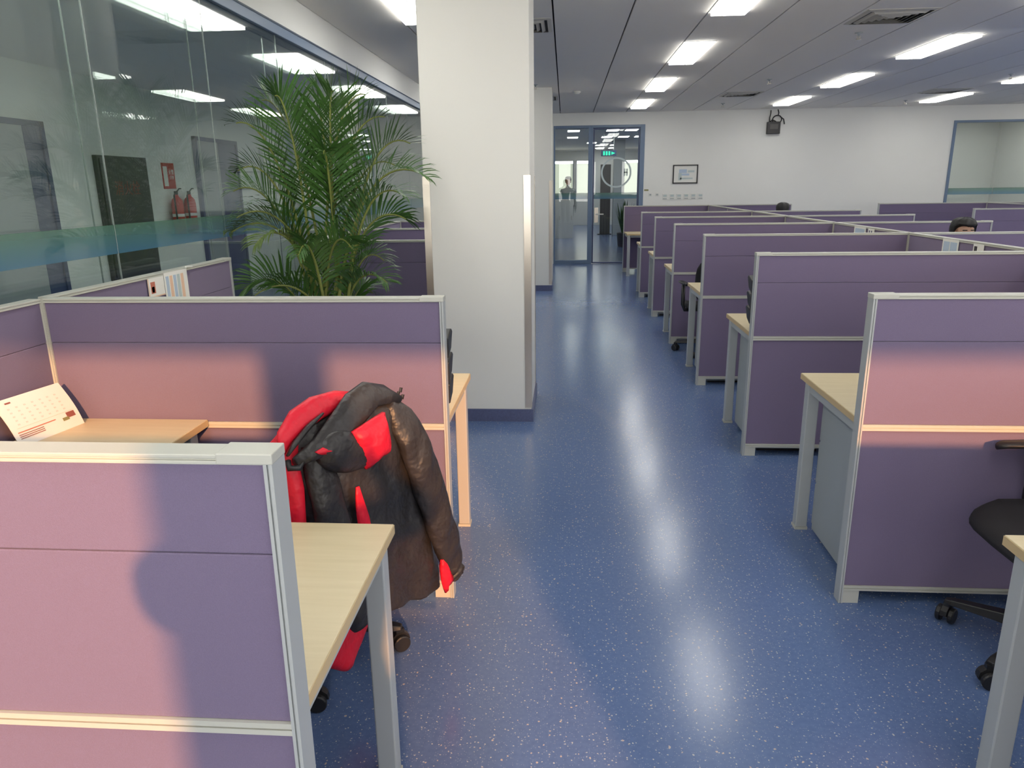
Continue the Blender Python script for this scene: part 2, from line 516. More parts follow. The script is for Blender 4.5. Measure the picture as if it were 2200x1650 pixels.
# ------------------------------------------------------------------ glazed corridor wall
gw = thing('wall_left', 'full-height double glass wall with a green and blue printed band', 'glass wall', (XG, 6, 0), kind='structure')
GZ0, GZ1, B0, B1 = .06, 2.64, 1.30, 1.43
B(XG - .10, XG + .05, YF, YW, GZ1, 2.71).build('top_track', M['blue'], gw, bevel=.004)
B(XG - .10, XG + .05, YF, YW, 0, GZ0).build('bottom_track', M['blue'], gw, bevel=.004)
jo = [YF] + [3.30 + 1.12 * k for k in range(-4, 11) if YF + .2 < 3.30 + 1.12 * k < YW - .2] + [YW]
for px, off in ((XG + .022, 0), (XG - .078, .012)):
    for a, b in zip(jo[:-1], jo[1:]):
        a2, b2 = a + .003 + off, b - .003 + off
        B(px - .004, px + .004, a2, b2, GZ0, B0).build('glass_pane', M['glass'], gw)
        B(px - .004, px + .004, a2, b2, B1, GZ1).build('glass_pane', M['glass'], gw)
        B(px - .004, px + .004, a2, b2, B0, B1).build('printed_band_pane', M['band'] if off == 0 else M['glass'], gw)
    for a in jo[1:-1]:
        B(px - .003, px + .003, a - .0025 + off, a + .0025 + off, GZ0, GZ1).build('glass_joint', M['joint'], gw)
struct('trim_1', B(-2.20, X0, YF, YW, 2.71, 3.05), M['wall'], 'white bulkhead above the glass corridor wall', 'trim')

# corridor behind the glass
XC = -4.8
struct('wall_corridor', B(XC - .15, XC, YF, YW + .15, 0, 2.75), M['wall'], 'white corridor wall with doors seen through the glass', 'wall')
struct('ceiling_corridor', B(XC, -2.2, YF, YW, 2.70, 2.78), M['ceil'], 'grey ceiling over the corridor behind the glass', 'ceiling')
struct('wall_corridor_end', B(XC, -2.1, YW, YW + .15, 0, 2.75), M['wall'], 'white end wall of the corridor behind the glass', 'wall')

cl = None  # added lamps brighten the corridor, lined up with the reflected room lights
for k, y in enumerate([.82 * (.33 + 2.56 * q) for q in range(6)]):
    lab = f'added fill light on the corridor ceiling behind the glass, {ORD[5 - k]} from the corridor end'
    if cl is None:
        cl = thing('corridor_fill_light', lab, 'ceiling light', (0, 0, 0), 'added corridor fill lights')
        B(-.13, .13, 0, 1.07, -.012, 0).build('lamp_frame', M['whitep'], cl)
        B(-.12, .12, .01, 1.06, -.016, -.012).build('diffuser', M['corridor_fill'], cl)
        cl.location = (-2.44, y, 2.70)
    else:
        copy_tree(cl, (-2.44, y, 2.70), 0, lab)

def door(name, y0, y1, ztop, leaves, label):
    t = thing(name, label, 'door', (XC, (y0 + y1) / 2, 0), kind='structure')
    f = MB().box(XC + .002, XC + .05, y0, y0 + .05, 0, ztop).box(XC + .002, XC + .05, y1 - .05, y1, 0, ztop).box(XC + .002, XC + .05, y0, y1, ztop - .05, ztop)
    f.build('door_frame', M['navy'], t)
    for a, b, m in leaves:
        lf = B(XC + .002, XC + .035, a + .002, b - .002, .005, ztop - .05).build('door_leaf', m, t)
        MB().tube([(XC + .035, b - .09, 1.02), (XC + .075, b - .09, 1.02), (XC + .075, b - .20, 1.02)], .009, 8).build('handle', M['steel'], lf)
    return t
door('door_2', 5.35, 6.72, 2.20, [(5.40, 6.45, M['doorgrey']), (6.45, 6.67, M['navy'])], 'grey corridor door with a dark side leaf, beside the bronze cabinet')
door('door_3', 9.55, 10.80, 2.25, [(9.60, 10.20, M['doorgrey']), (10.20, 10.75, M['navy'])], 'corridor double door, one grey and one navy leaf')

def text_mesh(body, size, m, name, parent, mtx, ext=.001):
    cu = bpy.data.curves.new(name, 'FONT')
    cu.body = body; cu.size = size; cu.extrude = ext; cu.align_x = 'CENTER'; cu.align_y = 'CENTER'
    o = bpy.data.objects.new(name, cu)
    COL.objects.link(o)
    dg = bpy.context.evaluated_depsgraph_get()
    me = bpy.data.meshes.new_from_object(o.evaluated_get(dg))
    bpy.data.objects.remove(o); bpy.data.curves.remove(cu)
    me.transform(mtx)
    me.materials.clear(); me.materials.append(m)
    q = bpy.data.objects.new(name, me)
    COL.objects.link(q)
    put(q, parent)
    return q
# wall facing +X: text x runs along -Y
MX = lambda x, y, z: Matrix(((0, 0, 1, x), (-1, 0, 0, y), (0, 1, 0, z), (0, 0, 0, 1)))
MXp = lambda x, y, z: Matrix(((0, 0, 1, x), (1, 0, 0, y), (0, 1, 0, z), (0, 0, 0, 1)))

t = thing('hydrant_cabinet', 'dark bronze hydrant cabinet on the corridor wall', 'cabinet', (XC, 7.88, .66))
B(XC + .001, XC + .05, 7.43, 8.34, .66, 1.94).build('cabinet_body', M['cab'], t, bevel=.004)
dl = B(XC + .05, XC + .062, 7.46, 8.31, .69, 1.91).build('cabinet_door', M['cab'], t, bevel=.003)
B(XC + .062, XC + .075, 7.50, 7.52, 1.25, 1.37).build('pull', M['steel'], dl)
text_mesh('\u6d88\u706b\u6813', .16, M['fade'], 'lettering', t, MXp(XC + .0635, 7.885, 1.60))

t = thing('fire_notice', 'red and white fire notice above the extinguishers', 'sign', (XC, 8.87, 1.6))
B(XC + .001, XC + .008, 8.73, 9.01, 1.60, 1.90).build('board', M['red'], t)
B(XC + .008, XC + .010, 8.75, 8.84, 1.63, 1.86).build('white_field', M['white'], t)
text_mesh('\u706b\u8b66\n119', .062, M['white'], 'lettering', t, MXp(XC + .009, 8.93, 1.76))

def extinguisher(y, label):
    t = thing('fire_extinguisher', label, 'extinguisher', (XC + .09, y, 1.05), 'fire extinguishers on the corridor wall')
    c = (XC + .09, y, 1.05)
    MB().lathe([(.05, 0), (.068, .01), (.07, .05), (.07, .36), (.06, .42), (.028, .455), (.022, .48)], c, 20).build('cylinder', M['red'], t, True)
    MB().lathe([(.0705, .22), (.0715, .225), (.0715, .25), (.0705, .255)], c, 20).build('label_strip', M['white'], t, True)
    B(c[0] - .015, c[0] + .015, y - .02, y + .02, 1.53, 1.57).build('valve', M['black'], t)
    MB().tube([(c[0], y + .02, 1.565), (c[0], y + .09, 1.60), (c[0], y + .13, 1.60)], .008, 6).build('lever', M['black'], t)
    MB().tube([(c[0], y - .02, 1.55), (c[0] + .02, y - .09, 1.52), (c[0] + .02, y - .085, 1.35), (c[0] + .02, y - .08, 1.2)], .010, 6).build('hose', M['black'], t)
    B(XC + .001, XC + .03, y - .05, y + .05, 1.30, 1.33).build('bracket', M['steel'], t)
extinguisher(8.83, 'red fire extinguisher hung below the notice, next to the bronze cabinet')
extinguisher(9.14, 'red fire extinguisher next to the corridor double door')

t = thing('notice_board', 'framed notice board with dark strips on the corridor wall behind the palm', 'notice board', (XC, 12.5, 1.5))
f = MB()
for (a, b, c, d) in ((11.67, 13.42, 1.50, 1.56), (11.67, 13.42, 2.15, 2.21), (11.67, 11.76, 1.56, 2.15), (13.33, 13.42, 1.56, 2.15)):
    f.box(XC + .001, XC + .03, a, b, c, d)
f.build('board_frame', M['grey'], t)
B(XC + .001, XC + .012, 11.76, 13.33, 1.56, 2.15).build('white_field', M['white'], t)
for a in (11.98, 12.30, 12.62, 12.95):
    B(XC + .012, XC + .015, a, a + .10, 1.62, 2.08).build('notice_strip', M['grey'], t)

# ------------------------------------------------------------------ glazed door bay in the far wall
w2 = thing('window_1', 'tall fixed glass panel beside the glass door', 'window', (.13, YW, 0), kind='structure')
f = MB()
fy0, fy1 = YW - .02, YW + .10
f.box(DX0, DX0 + .03, fy0, fy1, 0, DTOP).box(DX0 + .03, DXM - .05, fy0, fy1, DTOP - .05, DTOP).box(DX0 + .03, DXM - .05, fy0, fy1, 0, .075).box(DXM - .05, DXM + .01, fy0, fy1, 0, DTOP)
f.build('window_frame', M['blue'], w2, bevel=.003)
for a, b, m in ((.075, 1.30, 'glass'), (1.42, DTOP - .05, 'glass'), (1.30, 1.42, 'band')):
    B(DX0 + .03, DXM - .05, YW + .035, YW + .045, a, b).build('pane', M[m], w2)
d1 = thing('door_1', 'blue-framed glass door with an etched ring and lever handle', 'door', (1.03, YW, 0), kind='structure')
f = MB()
f.box(DXM + .01, DXM + .04, fy0, fy1, 0, DTOP).box(DXM + .04, DX1 - .09, fy0, fy1, DTOP - .05, DTOP).box(DX1 - .09, DX1, fy0, fy1, 0, DTOP)
f.build('door_frame', M['blue'], d1, bevel=.003)
lf = MB()
lx0, lx1 = DXM + .045, DX1 - .095
lf.box(lx0, lx0 + .025, YW + .01, YW + .06, .01, DTOP - .055).box(lx1 - .025, lx1, YW + .01, YW + .06, .01, DTOP - .055)
lf.box(lx0 + .025, lx1 - .025, YW + .01, YW + .06, .01, .035).box(lx0 + .025, lx1 - .025, YW + .01, YW + .06, DTOP - .08, DTOP - .055)
lf.build('door_leaf', M['navy'], d1)
for a, b, m in ((.035, 1.30, 'glass'), (1.42, DTOP - .08, 'glass'), (1.30, 1.42, 'band')):
    B(lx0 + .025, lx1 - .025, YW + .03, YW + .04, a, b).build('pane', M[m], d1)
r_ = MB()
seg = 48
ring_o = [(1.01 + .305 * math.cos(2 * PI * k / seg), YW + .026, 1.81 + .295 * math.sin(2 * PI * k / seg)) for k in range(seg)]
ring_i = [(1.01 + .270 * math.cos(2 * PI * k / seg), YW + .026, 1.81 + .262 * math.sin(2 * PI * k / seg)) for k in range(seg)]
ring_o2 = [(x, YW + .029, z) for x, y, z in ring_o]; ring_i2 = [(x, YW + .029, z) for x, y, z in ring_i]
r_.loft([ring_o, ring_i, ring_i2, ring_o2, ring_o], False)
r_.build('etched_ring', M['etched'], d1)
for (a, b, c, d) in ((1.16, 1.19, 1.74, 1.88), (1.21, 1.24, 1.74, 1.88), (1.165, 1.235, 1.80, 1.82)):
    B(a, b, YW + .026, YW + .029, c, d).build('etched_mark', M['etched'], d1)
B(.585, .665, YW - .008, YW + .012, .83, 1.13).build('lock_plate', M['steel'], d1, bevel=.003)
MB().tube([(.625, YW, 1.0), (.625, YW - .055, 1.0), (.65, YW - .06, 1.0), (.77, YW - .06, 1.0)], .011, 8).build('handle', M['whitep'], d1, True)

# window at the far end of the far wall
w1 = thing('window_2', 'blue-framed internal window with a printed band beyond the partitions', 'window', (8.5, YW, WZ0), kind='structure')
f = MB()
f.box(WX0, WX0 + .05, fy0, fy1, WZ0, WZ1).box(WX1 - .05, WX1, fy0, fy1, WZ0, WZ1).box(WX0 + .05, WX1 - .05, fy0, fy1, WZ0, WZ0 + .05).box(WX0 + .05, WX1 - .05, fy0, fy1, WZ1 - .04, WZ1)
f.build('window_frame', M['blue'], w1)
for xa, xb in ((WX0 + .05, 8.30), (8.31, WX1 - .05)):
    for a, b, m in ((WZ0 + .05, 1.30, 'glass'), (1.42, WZ1 - .04, 'glass'), (1.30, 1.42, 'band')):
        B(xa, xb, YW + .035, YW + .045, a, b).build('pane', M[m], w1)

# ------------------------------------------------------------------ lobby behind the glass door
YL = 30.5
lw = MB()
LW = [(-1.0, .32), (.42, 1.02), (2.25, 3.6)]
lz0, lz1 = 1.18, 2.50
e = [-1.2] + [v for p in LW for v in p] + [7.2]
lw.box(-1.2, 7.2, YL, YL + .15, 0, lz0).box(-1.2, 7.2, YL, YL + .15, lz1, 3.0)
for a, b in zip(e[::2], e[1::2]):
    lw.box(a, b, YL, YL + .15, lz0, lz1)
struct('wall_lobby', lw, M['wall'], 'lobby end wall with bright windows seen through the glass door', 'wall')
struct('wall_lobby_side', B(-1.35, -1.2, YW + .15, YL + .15, 0, 3.0), M['wall'], 'white side wall of the lobby behind the glass', 'wall')
struct('wall_lobby_other', B(7.2, 7.35, YW + .15, YL + .15, 0, 3.0), M['wall'], 'wall between the lobby and the room behind the internal window', 'wall')
struct('ceiling_lobby', B(-1.35, 10.15, YW + .15, YL + .15, 2.93, 3.05), M['ceil'], 'grey lobby ceiling seen through the glass door', 'ceiling')
struct('wall_meeting', B(7.35, 10.1, 18.6, 18.75, 0, 3.0), M['wall'], 'pale wall of the room behind the internal window', 'wall')
struct('wall_meeting_side', B(10.0, 10.15, YW + .15, 18.75, 0, 3.0), M['wall'], 'side wall of the room behind the internal window', 'wall')
for i, (a, b) in enumerate(LW):  # blinds added to tone down the bright sky in these windows
    o = tag(B(a, b, YL + .05, YL + .06, lz0, lz1 - .10).build('dimming_blind', M['blind']), f'added pale blind dimming the sky in the lobby window, {ORD[i]} from the white lobby side wall', 'blind', 'added lobby dimming blinds')
    w = MB().box(a, a + .03, YL + .02, YL + .05, lz0, lz1).box(b - .03, b, YL + .02, YL + .05, lz0, lz1)
    struct(f'window_{i + 10}', w, M['blue'], f'bright lobby window, {ORD[i]} from the white lobby side wall', 'window')
la = bpy.data.lights.new('daylight_portal', 'AREA'); la.shape = 'RECTANGLE'; la.size = 4.6; la.size_y = lz1 - lz0
la.cycles.is_portal = True
lo = bpy.data.objects.new('daylight_portal', la); COL.objects.link(lo)
lo.location = (1.3, YL + .2, (lz0 + lz1) / 2); lo.rotation_euler = (-PI / 2, 0, 0)
struct('column.002', B(1.52, 1.86, 24.2, 24.6, 0, 2.93), M['grey'], 'grey lobby column seen behind the etched ring', 'column')
YQ = 23.3
t = thing('lobby_cupboard', 'low white cupboard standing in the lobby before the person', 'cupboard', (.0, YQ, 0))
B(-.5, .24, YQ - .45, YQ - .01, 0, 1.16).build('cupboard_body', M['whitep'], t)
for a, b in ((-.49, -.135), (-.13, .23)):
    dd = B(a, b, YQ - .468, YQ - .45, .06, 1.14).build('cupboard_door', M['whitep'], t)
    B(b - .05, b - .035, YQ - .48, YQ - .468, .55, .68).build('pull', M['steel'], dd)
t = thing('lobby_door_panel', 'dark panel for a lobby door, behind the glass door', 'screen', (1.28, 24.6, 0))  # dark panel stands in for a door in the lobby
B(1.12, 1.45, 24.55, 24.6, .02, 2.2).build('door_panel', M['cab'], t)
B(1.05, 1.5, 24.45, 24.7, 0, .02).build('door_panel_base', M['black'], t)
pl = None
for k, (x, y) in enumerate(((1.2, 19.9), (1.68, 19.9), (1.2, 22.6), (1.68, 22.6), (2.16, 22.6), (.86, 25.6), (1.2, 27.2), (1.72, 27.2), (1.28, 29.3), (1.78, 29.3), (3.0, 27.2), (2.16, 19.9), (.2, 19.9), (.2, 22.6), (4.4, 21.0), (4.4, 25.0))):
    lab = f'small square lobby ceiling light, number {k + 1} counting back from the glass door'
    if pl is None:
        pl = thing('lobby_light', lab, 'ceiling light', (0, 0, 0), 'lobby ceiling lights')
        B(-.17, .17, -.30, .30, -.012, 0).build('lamp_frame', M['whitep'], pl)
        B(-.15, .15, -.28, .28, -.016, -.012).build('diffuser', M['lamp2'], pl)
        pl.location = (x, y, 2.93); r0 = pl
    else:
        r0 = copy_tree(pl, (x, y, 2.93))
    r0['label'] = 'small lobby ceiling light seen through the glass door'
t = thing('meeting_light', 'ceiling light in the room behind the internal window', 'ceiling light', (8.6, 17, 2.93))
B(8.2, 9.0, 16.7, 17.3, 2.915, 2.93).build('lamp_frame', M['whitep'], t)
B(8.22, 8.98, 16.72, 17.28, 2.911, 2.915).build('diffuser', M['lamp2'], t)
t = thing('exit_sign', 'green lit exit sign hanging in the lobby', 'exit sign', (1.13, 20.3, 2.2))
B(.93, 1.33, 20.29, 20.32, 2.30, 2.45).build('sign_box', M['navy'], t)
sg = MB()
for a in (.985, 1.055, 1.125): sg.box(a, a + .045, 20.283, 20.29, 2.325, 2.425)
sg.add([(1.2, 20.285, 2.335), (1.30, 20.285, 2.375), (1.2, 20.285, 2.415)], [(0, 1, 2)])
sg.build('lit_symbol', M['exit'], t)
MB().tube([(1.0, 20.305, 2.45), (1.0, 20.305, 2.93)], .006, 6).build('hanger', M['grey'], t)
MB().tube([(1.26, 20.305, 2.45), (1.26, 20.305, 2.93)], .006, 6).build('hanger', M['grey'], t)
t = thing('meeting_cabinet', 'dark cabinet in the room behind the internal window', 'cabinet', (7.9, 17.2, 0))
B(7.45, 8.15, 17.0, 17.5, 0, 1.28).build('cabinet_body', M['navy'], t)
B(7.47, 8.13, 16.985, 17.0, .05, 1.25).build('cabinet_door', M['cab'], t)

t = thing('lobby_plant', 'dark leafy potted plant in the lobby beside the glass door', 'plant', (1.52, 19.6, 0))
MB().lathe([(.13, 0), (.15, .02), (.18, .34), (.18, .36), (.16, .36), (.155, .32)], (1.52, 19.6, 0), 20).build('pot', M['cab'], t, True)
_r = random.Random(3)
for k in range(26):
    a, h_, w_ = _r.uniform(0, 2 * PI), _r.uniform(.55, 1.2), _r.uniform(.10, .28)
    p0 = Vector((1.52 + .05 * math.cos(a), 19.6 + .05 * math.sin(a), .33)); p2 = Vector((1.52 + w_ * math.cos(a), 19.6 + w_ * math.sin(a), h_))
    s2 = Vector((-math.sin(a), math.cos(a), 0)) * .035
    md = p0.lerp(p2, .6) + Vector((0, 0, .06))
    nz = Vector((0, 0, .003))
    q = [p0 - s2 * .15, p0 + s2 * .15, md - s2, md + s2, p2]
    MB().add([x for x in q] + [x - nz for x in q], [(0, 1, 3, 2), (2, 3, 4), (6, 5, 7, 8), (8, 7, 9), (0, 2, 7, 5), (1, 6, 8, 3), (2, 4, 9, 7), (3, 8, 9, 4)]).build('leaf', M['leaf'], t)

# ------------------------------------------------------------------ things on the far wall
t = thing('wall_picture', 'black-framed pale print on the far white wall', 'picture', (2.37, YW, 1.58))
f = MB()
px0, px1, pz0, pz1 = 2.128, 2.618, 1.578, 1.938
for (a, b, c, d) in ((px0, px1, pz0, pz0 + .022), (px0, px1, pz1 - .022, pz1), (px0, px0 + .022, pz0, pz1), (px1 - .022, px1, pz0, pz1)):
    f.box(a, b, YW - .022, YW - .001, c, d)
f.build('picture_frame', M['black'], t)
pr_ = B(px0 + .02, px1 - .02, YW - .010, YW - .001, pz0 + .02, pz1 - .02).build('print', M['whitep'], t)
for (a, b, c, d, m) in ((2.24, 2.30, 1.64, 1.78, 'etched'), (2.25, 2.40, 1.78, 1.85, 'bluepr'), (2.30, 2.45, 1.73, 1.77, 'bluepr'), (2.27, 2.52, 1.66, 1.69, 'etched'), (2.42, 2.55, 1.79, 1.83, 'etched')):
    B(a, b, YW - .0115, YW - .010, c, d).build('drawn_shape', M[m], pr_)
for k, x in enumerate((1.70, 1.835)):
    t = thing('wall_switch', f'tiny wall switch near the glass door, {ORD[k]} from the door frame', 'switch', (x, YW, 1.37), 'small wall switches by the door')
    B(x - .035, x + .035, YW - .010, YW - .001, 1.34, 1.40).build('switch_plate', M['whitep'], t, bevel=.003)
    B(x - .018, x + .018, YW - .014, YW - .010, 1.355, 1.385).build('rocker', M['grey'], t)
for k in range(6):
    x = 1.99 + .1405 * k
    t = thing('socket_plate', f'grey-white wall plate below the picture, {ORD[k]} from the glass door', 'wall plate', (x, YW, 1.33), 'row of wall plates under the picture')
    B(x - .048, x + .048, YW - .012, YW - .001, 1.272, 1.385).build('plate', M['whitep'], t, bevel=.003)
    B(x - .034, x + .034, YW - .015, YW - .012, 1.325, 1.365).build('socket_insert', M['etched'], t)
    B(x - .036, x + .036, YW - .015, YW - .012, 1.284, 1.300).build('lower_slot', M['grey'], t)
tag(B(1.575, 1.66, YW - .008, YW - .001, 1.445, 1.475).build('door_tag', M['olive']), 'tiny olive tag on the wall beside the door frame', 'tag')
t = thing('wall_box', 'black box with loose cables high on the far wall', 'wall box', (4.01, YW, 2.48))
B(3.885, 4.125, YW - .11, YW - .001, 2.485, 2.705).build('box_body', M['black'], t, bevel=.006)
B(3.93, 4.08, YW - .116, YW - .11, 2.57, 2.66).build('face_plate', M['cab'], t)
cab = lambda pts: MB().tube(pts, .011, 6).build('cable', M['black'], t, True)
cab([(3.93, YW - .05, 2.70), (3.925, YW - .05, 2.78), (3.94, YW - .05, 2.86), (3.94, YW - .05, 2.92)])
cab([(3.93, YW - .06, 2.70), (3.97, YW - .08, 2.745), (4.02, YW - .07, 2.72), (4.05, YW - .06, 2.70)])
cab([(4.06 + .085 * math.cos(a), YW - .07 - .02 * math.sin(a), 2.745 + .075 * math.sin(a)) for a in [PI * 2 * k / 18 - PI / 2 for k in range(19)]])
cab([(4.08, YW - .05, 2.82), (4.09, YW - .05, 2.87), (4.07, YW - .05, 2.93)])
cab([(4.12, YW - .05, 2.80), (4.19, YW - .05, 2.75), (4.21, YW - .05, 2.66)])

# ------------------------------------------------------------------ cubicle partitions
T_ = .05
def rail_poly(h0, h1, y0, y1):
    """rail cross-section with a fine groove down each face"""
    m = (h0 + h1) / 2; g = min(.0016, (h1 - h0) * .12); d = .004
    return [(y0, h0), (y1, h0), (y1, m - g), (y1 - d, m - g), (y1 - d, m + g), (y1, m + g), (y1, h1), (y0, h1), (y0, m + g), (y0 + d, m + g), (y0 + d, m - g), (y0, m - g)]

def partition(x0, x1, y, axis, label, free0=True, free1=True, group='purple cubicle partitions', z_top=1.2):
    """a screen along X (axis 0) or Y (axis 1); y is the near face / low face of its thickness"""
    loc = ((x0 + x1) / 2, y + T_ / 2, 0) if axis == 0 else (y + T_ / 2, (x0 + x1) / 2, 0)
    t = thing('cubicle_partition', label, 'partition', loc, group)
    def bx(a, b, c, d, e, f_):
        return B(a, b, c, d, e, f_) if axis == 0 else B(c, d, a, b, e, f_)
    pa, pb = (.014 if free0 else .005), (.014 if free1 else .005)
    def rail(h0, h1):
        m = MB()
        m.prism(rail_poly(h0, h1, y, y + T_), axis, x0 + pa, x1 - pb)
        return m
    inset = .006
    a, b = x0 + pa, x1 - pb
    gap = .0006
    for (c, d, nm) in ((1.034 + gap, z_top - .016, 'upper_fabric_panel'), (.728, 1.034 - gap, 'middle_fabric_panel'), (.075, .705, 'lower_fabric_panel')):
        bx(a, b, y + inset, y + T_ - inset, c, d).build(nm, M['fabric'], t, bevel=.0025)
    rail(.705, .728).build('middle_rail', M['alu'], t)
    rail(z_top - .016, z_top).build('top_rail', M['alu'], t, bevel=.0015)
    rail(.055, .075).build('bottom_rail', M['alu'], t)
    for e, fr in ((x0, free0), (x1, free1)):
        p0, p1 = (e, e + pa) if e == x0 else (e - pb, e)
        prof = rail_poly(p0, p1, y, y + T_)
        # grooved upright
        poly = [(q[1], q[0]) for q in prof] if axis == 0 else [(q[0], q[1]) for q in prof]
        MB().prism(poly, 2, 0, z_top).build('end_post', M['post'] if fr else M['alu'], t)
        f0, f1 = (e + pa, e + .075) if e == x0 else (e - .075, e - pb)
        bx(f0, f1, y + .004, y + T_ - .004, 0, .055).build('foot', M['alu'], t)
        if fr:
            c0, c1 = (e - .0015, e + .085) if e == x0 else (e - .085, e + .0015)
            bx(c0, c1, y - .0015, y + T_ + .0015, z_top - .015, z_top + .0025).build('corner_cap', M['alu'], t, bevel=.002)
    return t

XR, XSP, XRE = 1.065, 2.58, 4.05
RY = {k: .992 + 1.6 * k for k in range(9)}         # y of right-hand rows
fromdoor = {8: 0, 6: 1, 5: 2, 4: 3, 3: 4, 2: 5, 1: 6, 0: 7}
desc = {1: 'purple partition with a pink sunlit strip, ', 8: 'short-looking purple partition close to the far wall, '}
for k in (0, 1, 2, 3, 4, 5, 6, 8):
    partition(XR, XSP, RY[k], 0, desc.get(k, 'purple fabric partition ending at the aisle, ') + f'{ORD[fromdoor[k]]} from the glass door', True, False)
for k in (3, 4, 5, 6, 8):
    partition(XSP + T_, XRE, RY[k], 0, f'purple partition on the far side of the long spine screen, {ORD[[8, 6, 5, 4, 3].index(k)]} from the white far wall', False, True)
sp = [k for k in (1, 2, 3, 4, 5, 6)]
for a in range(1, 8):
    y0 = RY[a] + (T_ if a != 7 else 0)
    partition(y0 if a != 7 else RY[7], RY[a + 1], XSP, 1, f'long purple spine screen between the two desk rows, {ORD[7 - a]} length from the far wall', False, False, 'spine screens between desk rows')
# cluster beyond the second aisle
partition(5.45, 7.25, 13.5, 0, 'purple partition in the cluster past the second aisle, backing on the white wall', True, False)
partition(7.30, 8.9, 13.5, 0, 'purple partition under the internal window', False, True)
partition(5.52, 7.25, 10.55, 0, 'purple partition with a bare end in the cluster past the second aisle, away from the wall', True, False)
partition(10.60, 13.5, 7.25, 1, 'purple spine screen of the cluster past the second aisle', False, False)
# corridor side
XL, XLS = -.432, -1.955
LY1, LY2 = .984, 2.553
partition(XLS + .025, XL, LY1, 0, 'purple partition with pink sunlight and a person shadow, grey cap on top', False, True)
partition(XLS + .025, XL, LY2, 0, 'purple partition behind the red and black jacket, warm sunlight across it', False, True)
partition(LY1 + T_, LY2, XLS - .025, 1, 'purple spine screen behind the desk calendar, against the glass wall', False, False)
partition(LY2 + T_, 4.14, XLS - .025, 1, 'purple spine screen with two papers hung on it, against the glass wall', False, True)
for k, y in enumerate((5.45, 7.05, 8.65)):
    partition(XLS + .025, XL, y, 0, f'dark purple partition between palm and column, {ORD[k]} behind the palm', False, True)
for k, (a, b) in enumerate(((5.50, 7.05), (7.10, 8.65))):
    partition(a, b, XLS - .025, 1, f'purple spine screen past the palm against the glass wall, {ORD[k]} length', False, False)

# ------------------------------------------------------------------ desks
def desk(xa, xs, y0, side, label, near=False):
    """xa: aisle end, xs: spine end; main top along the partition, return top along the spine"""
    sgn = 1 if xs > xa else -1
    t = thing('desk', label, 'desk', ((xa + xs) / 2, y0 + .3, 0), 'pale wood cubicle desks')
    zt, th = .74, .027
    lo, hi = min(xa, xs), max(xa, xs)
    ya, yb = (y0 + .005, y0 + .665)
    def top(nm, a, b, c, d):
        tp = B(a, b, c, d, zt - th + .0015, zt).build(nm, M['wood'], t, bevel=.002)
        eb = MB()
        e = .0012
        eb.box(a - e, b + e, c - e, d + e, zt - th, zt - .003)
        eb.build('edge_band', M['edge'], tp)
    top('worktop', lo, hi, ya, yb)
    rx0, rx1 = (xs - .575, xs) if sgn > 0 else (xs, xs + .575)
    if not near:
        top('return_worktop', rx0, rx1, yb + .003, y0 + 1.512)
    leg_in = .012
    lx = xa + sgn * leg_in
    L = .052
    for ly in ((yb - .03 - L, yb - .03) if not near else (ya + .03, ya + .03 + L),):
        a, b = (lx, lx + sgn * L)
        B(min(a, b), max(a, b), ly[0], ly[1], .012, zt - th).build('leg', M['post'], t, bevel=.004)
        B(min(a, b) - .003, max(a, b) + .003, ly[0] - .003, ly[1] + .003, 0, .012).build('leg_foot', M['alu'], t)
    if not near:
        a, b = (xs - sgn * .54, xs - sgn * (.54 - L))
        B(min(a, b), max(a, b), y0 + 1.44, y0 + 1.44 + L, .0, zt - th).build('leg', M['post'], t, bevel=.004)
    a, b = lx + sgn * .006, lx + sgn * .040
    B(min(a, b), max(a, b), ya + .002, yb - .03 - L if not near else yb - .01, zt - th - .045, zt - th).build('side_beam', M['post'], t)
    B(lo + .07, hi - .02, (yb - .075) if not near else ya + .04, (yb - .045) if not near else ya + .07, zt - th - .04, zt - th).build('front_beam', M['post'], t)
    return t
def pedestal(xa, y0, label, sgn=1):
    t = thing('drawer_pedestal', label, 'drawer unit', (xa + sgn * .27, y0 + .35, 0), 'grey drawer pedestals under desks')
    a, b = sorted((xa + sgn * .075, xa + sgn * .47))
    ya, yb = y0 + .03, y0 + .575
    B(a, b, ya, yb - .02, .02, .655).build('cabinet_body', M['grey'], t, bevel=.003)
    for z0, z1 in ((.04, .235), (.245, .44), (.45, .645)):
        d = B(a + .004, b - .004, yb - .02, yb, z0, z1).build('drawer', M['grey'], t, bevel=.002)
        B((a + b) / 2 - .05, (a + b) / 2 + .05, yb, yb + .012, z1 - .05, z1 - .035).build('handle', M['steel'], d)
    B(a + .02, b - .02, ya + .02, yb - .04, 0, .02).build('plinth', M['black'], t)
for k in (0, 1, 2, 3, 4, 5, 6):
    desk(XR + .012, XSP - .005, RY[k] + T_, 1, f'pale wood desk behind the aisle partition that is {ORD[fromdoor[k]]} from the glass door')
    if k in (1, 2, 3, 4, 5, 6):
        pedestal(XR + .012, RY[k] + T_, f'grey drawer unit under the desk behind the aisle partition {ORD[fromdoor[k]]} from the glass door')
desk(XR + .012, XSP - .005, RY[8] - .675, 1, 'pale wood desk in front of the partition closest to the far wall', near=True)
desk(XL - .006, XLS + .03, LY1 + T_, -1, 'pale wood desk with the calendar, beside the jacket chair')
desk(XL - .006, XLS + .03, LY2 + T_, -1, 'sunlit pale wood desk between the jacket partition and the column')

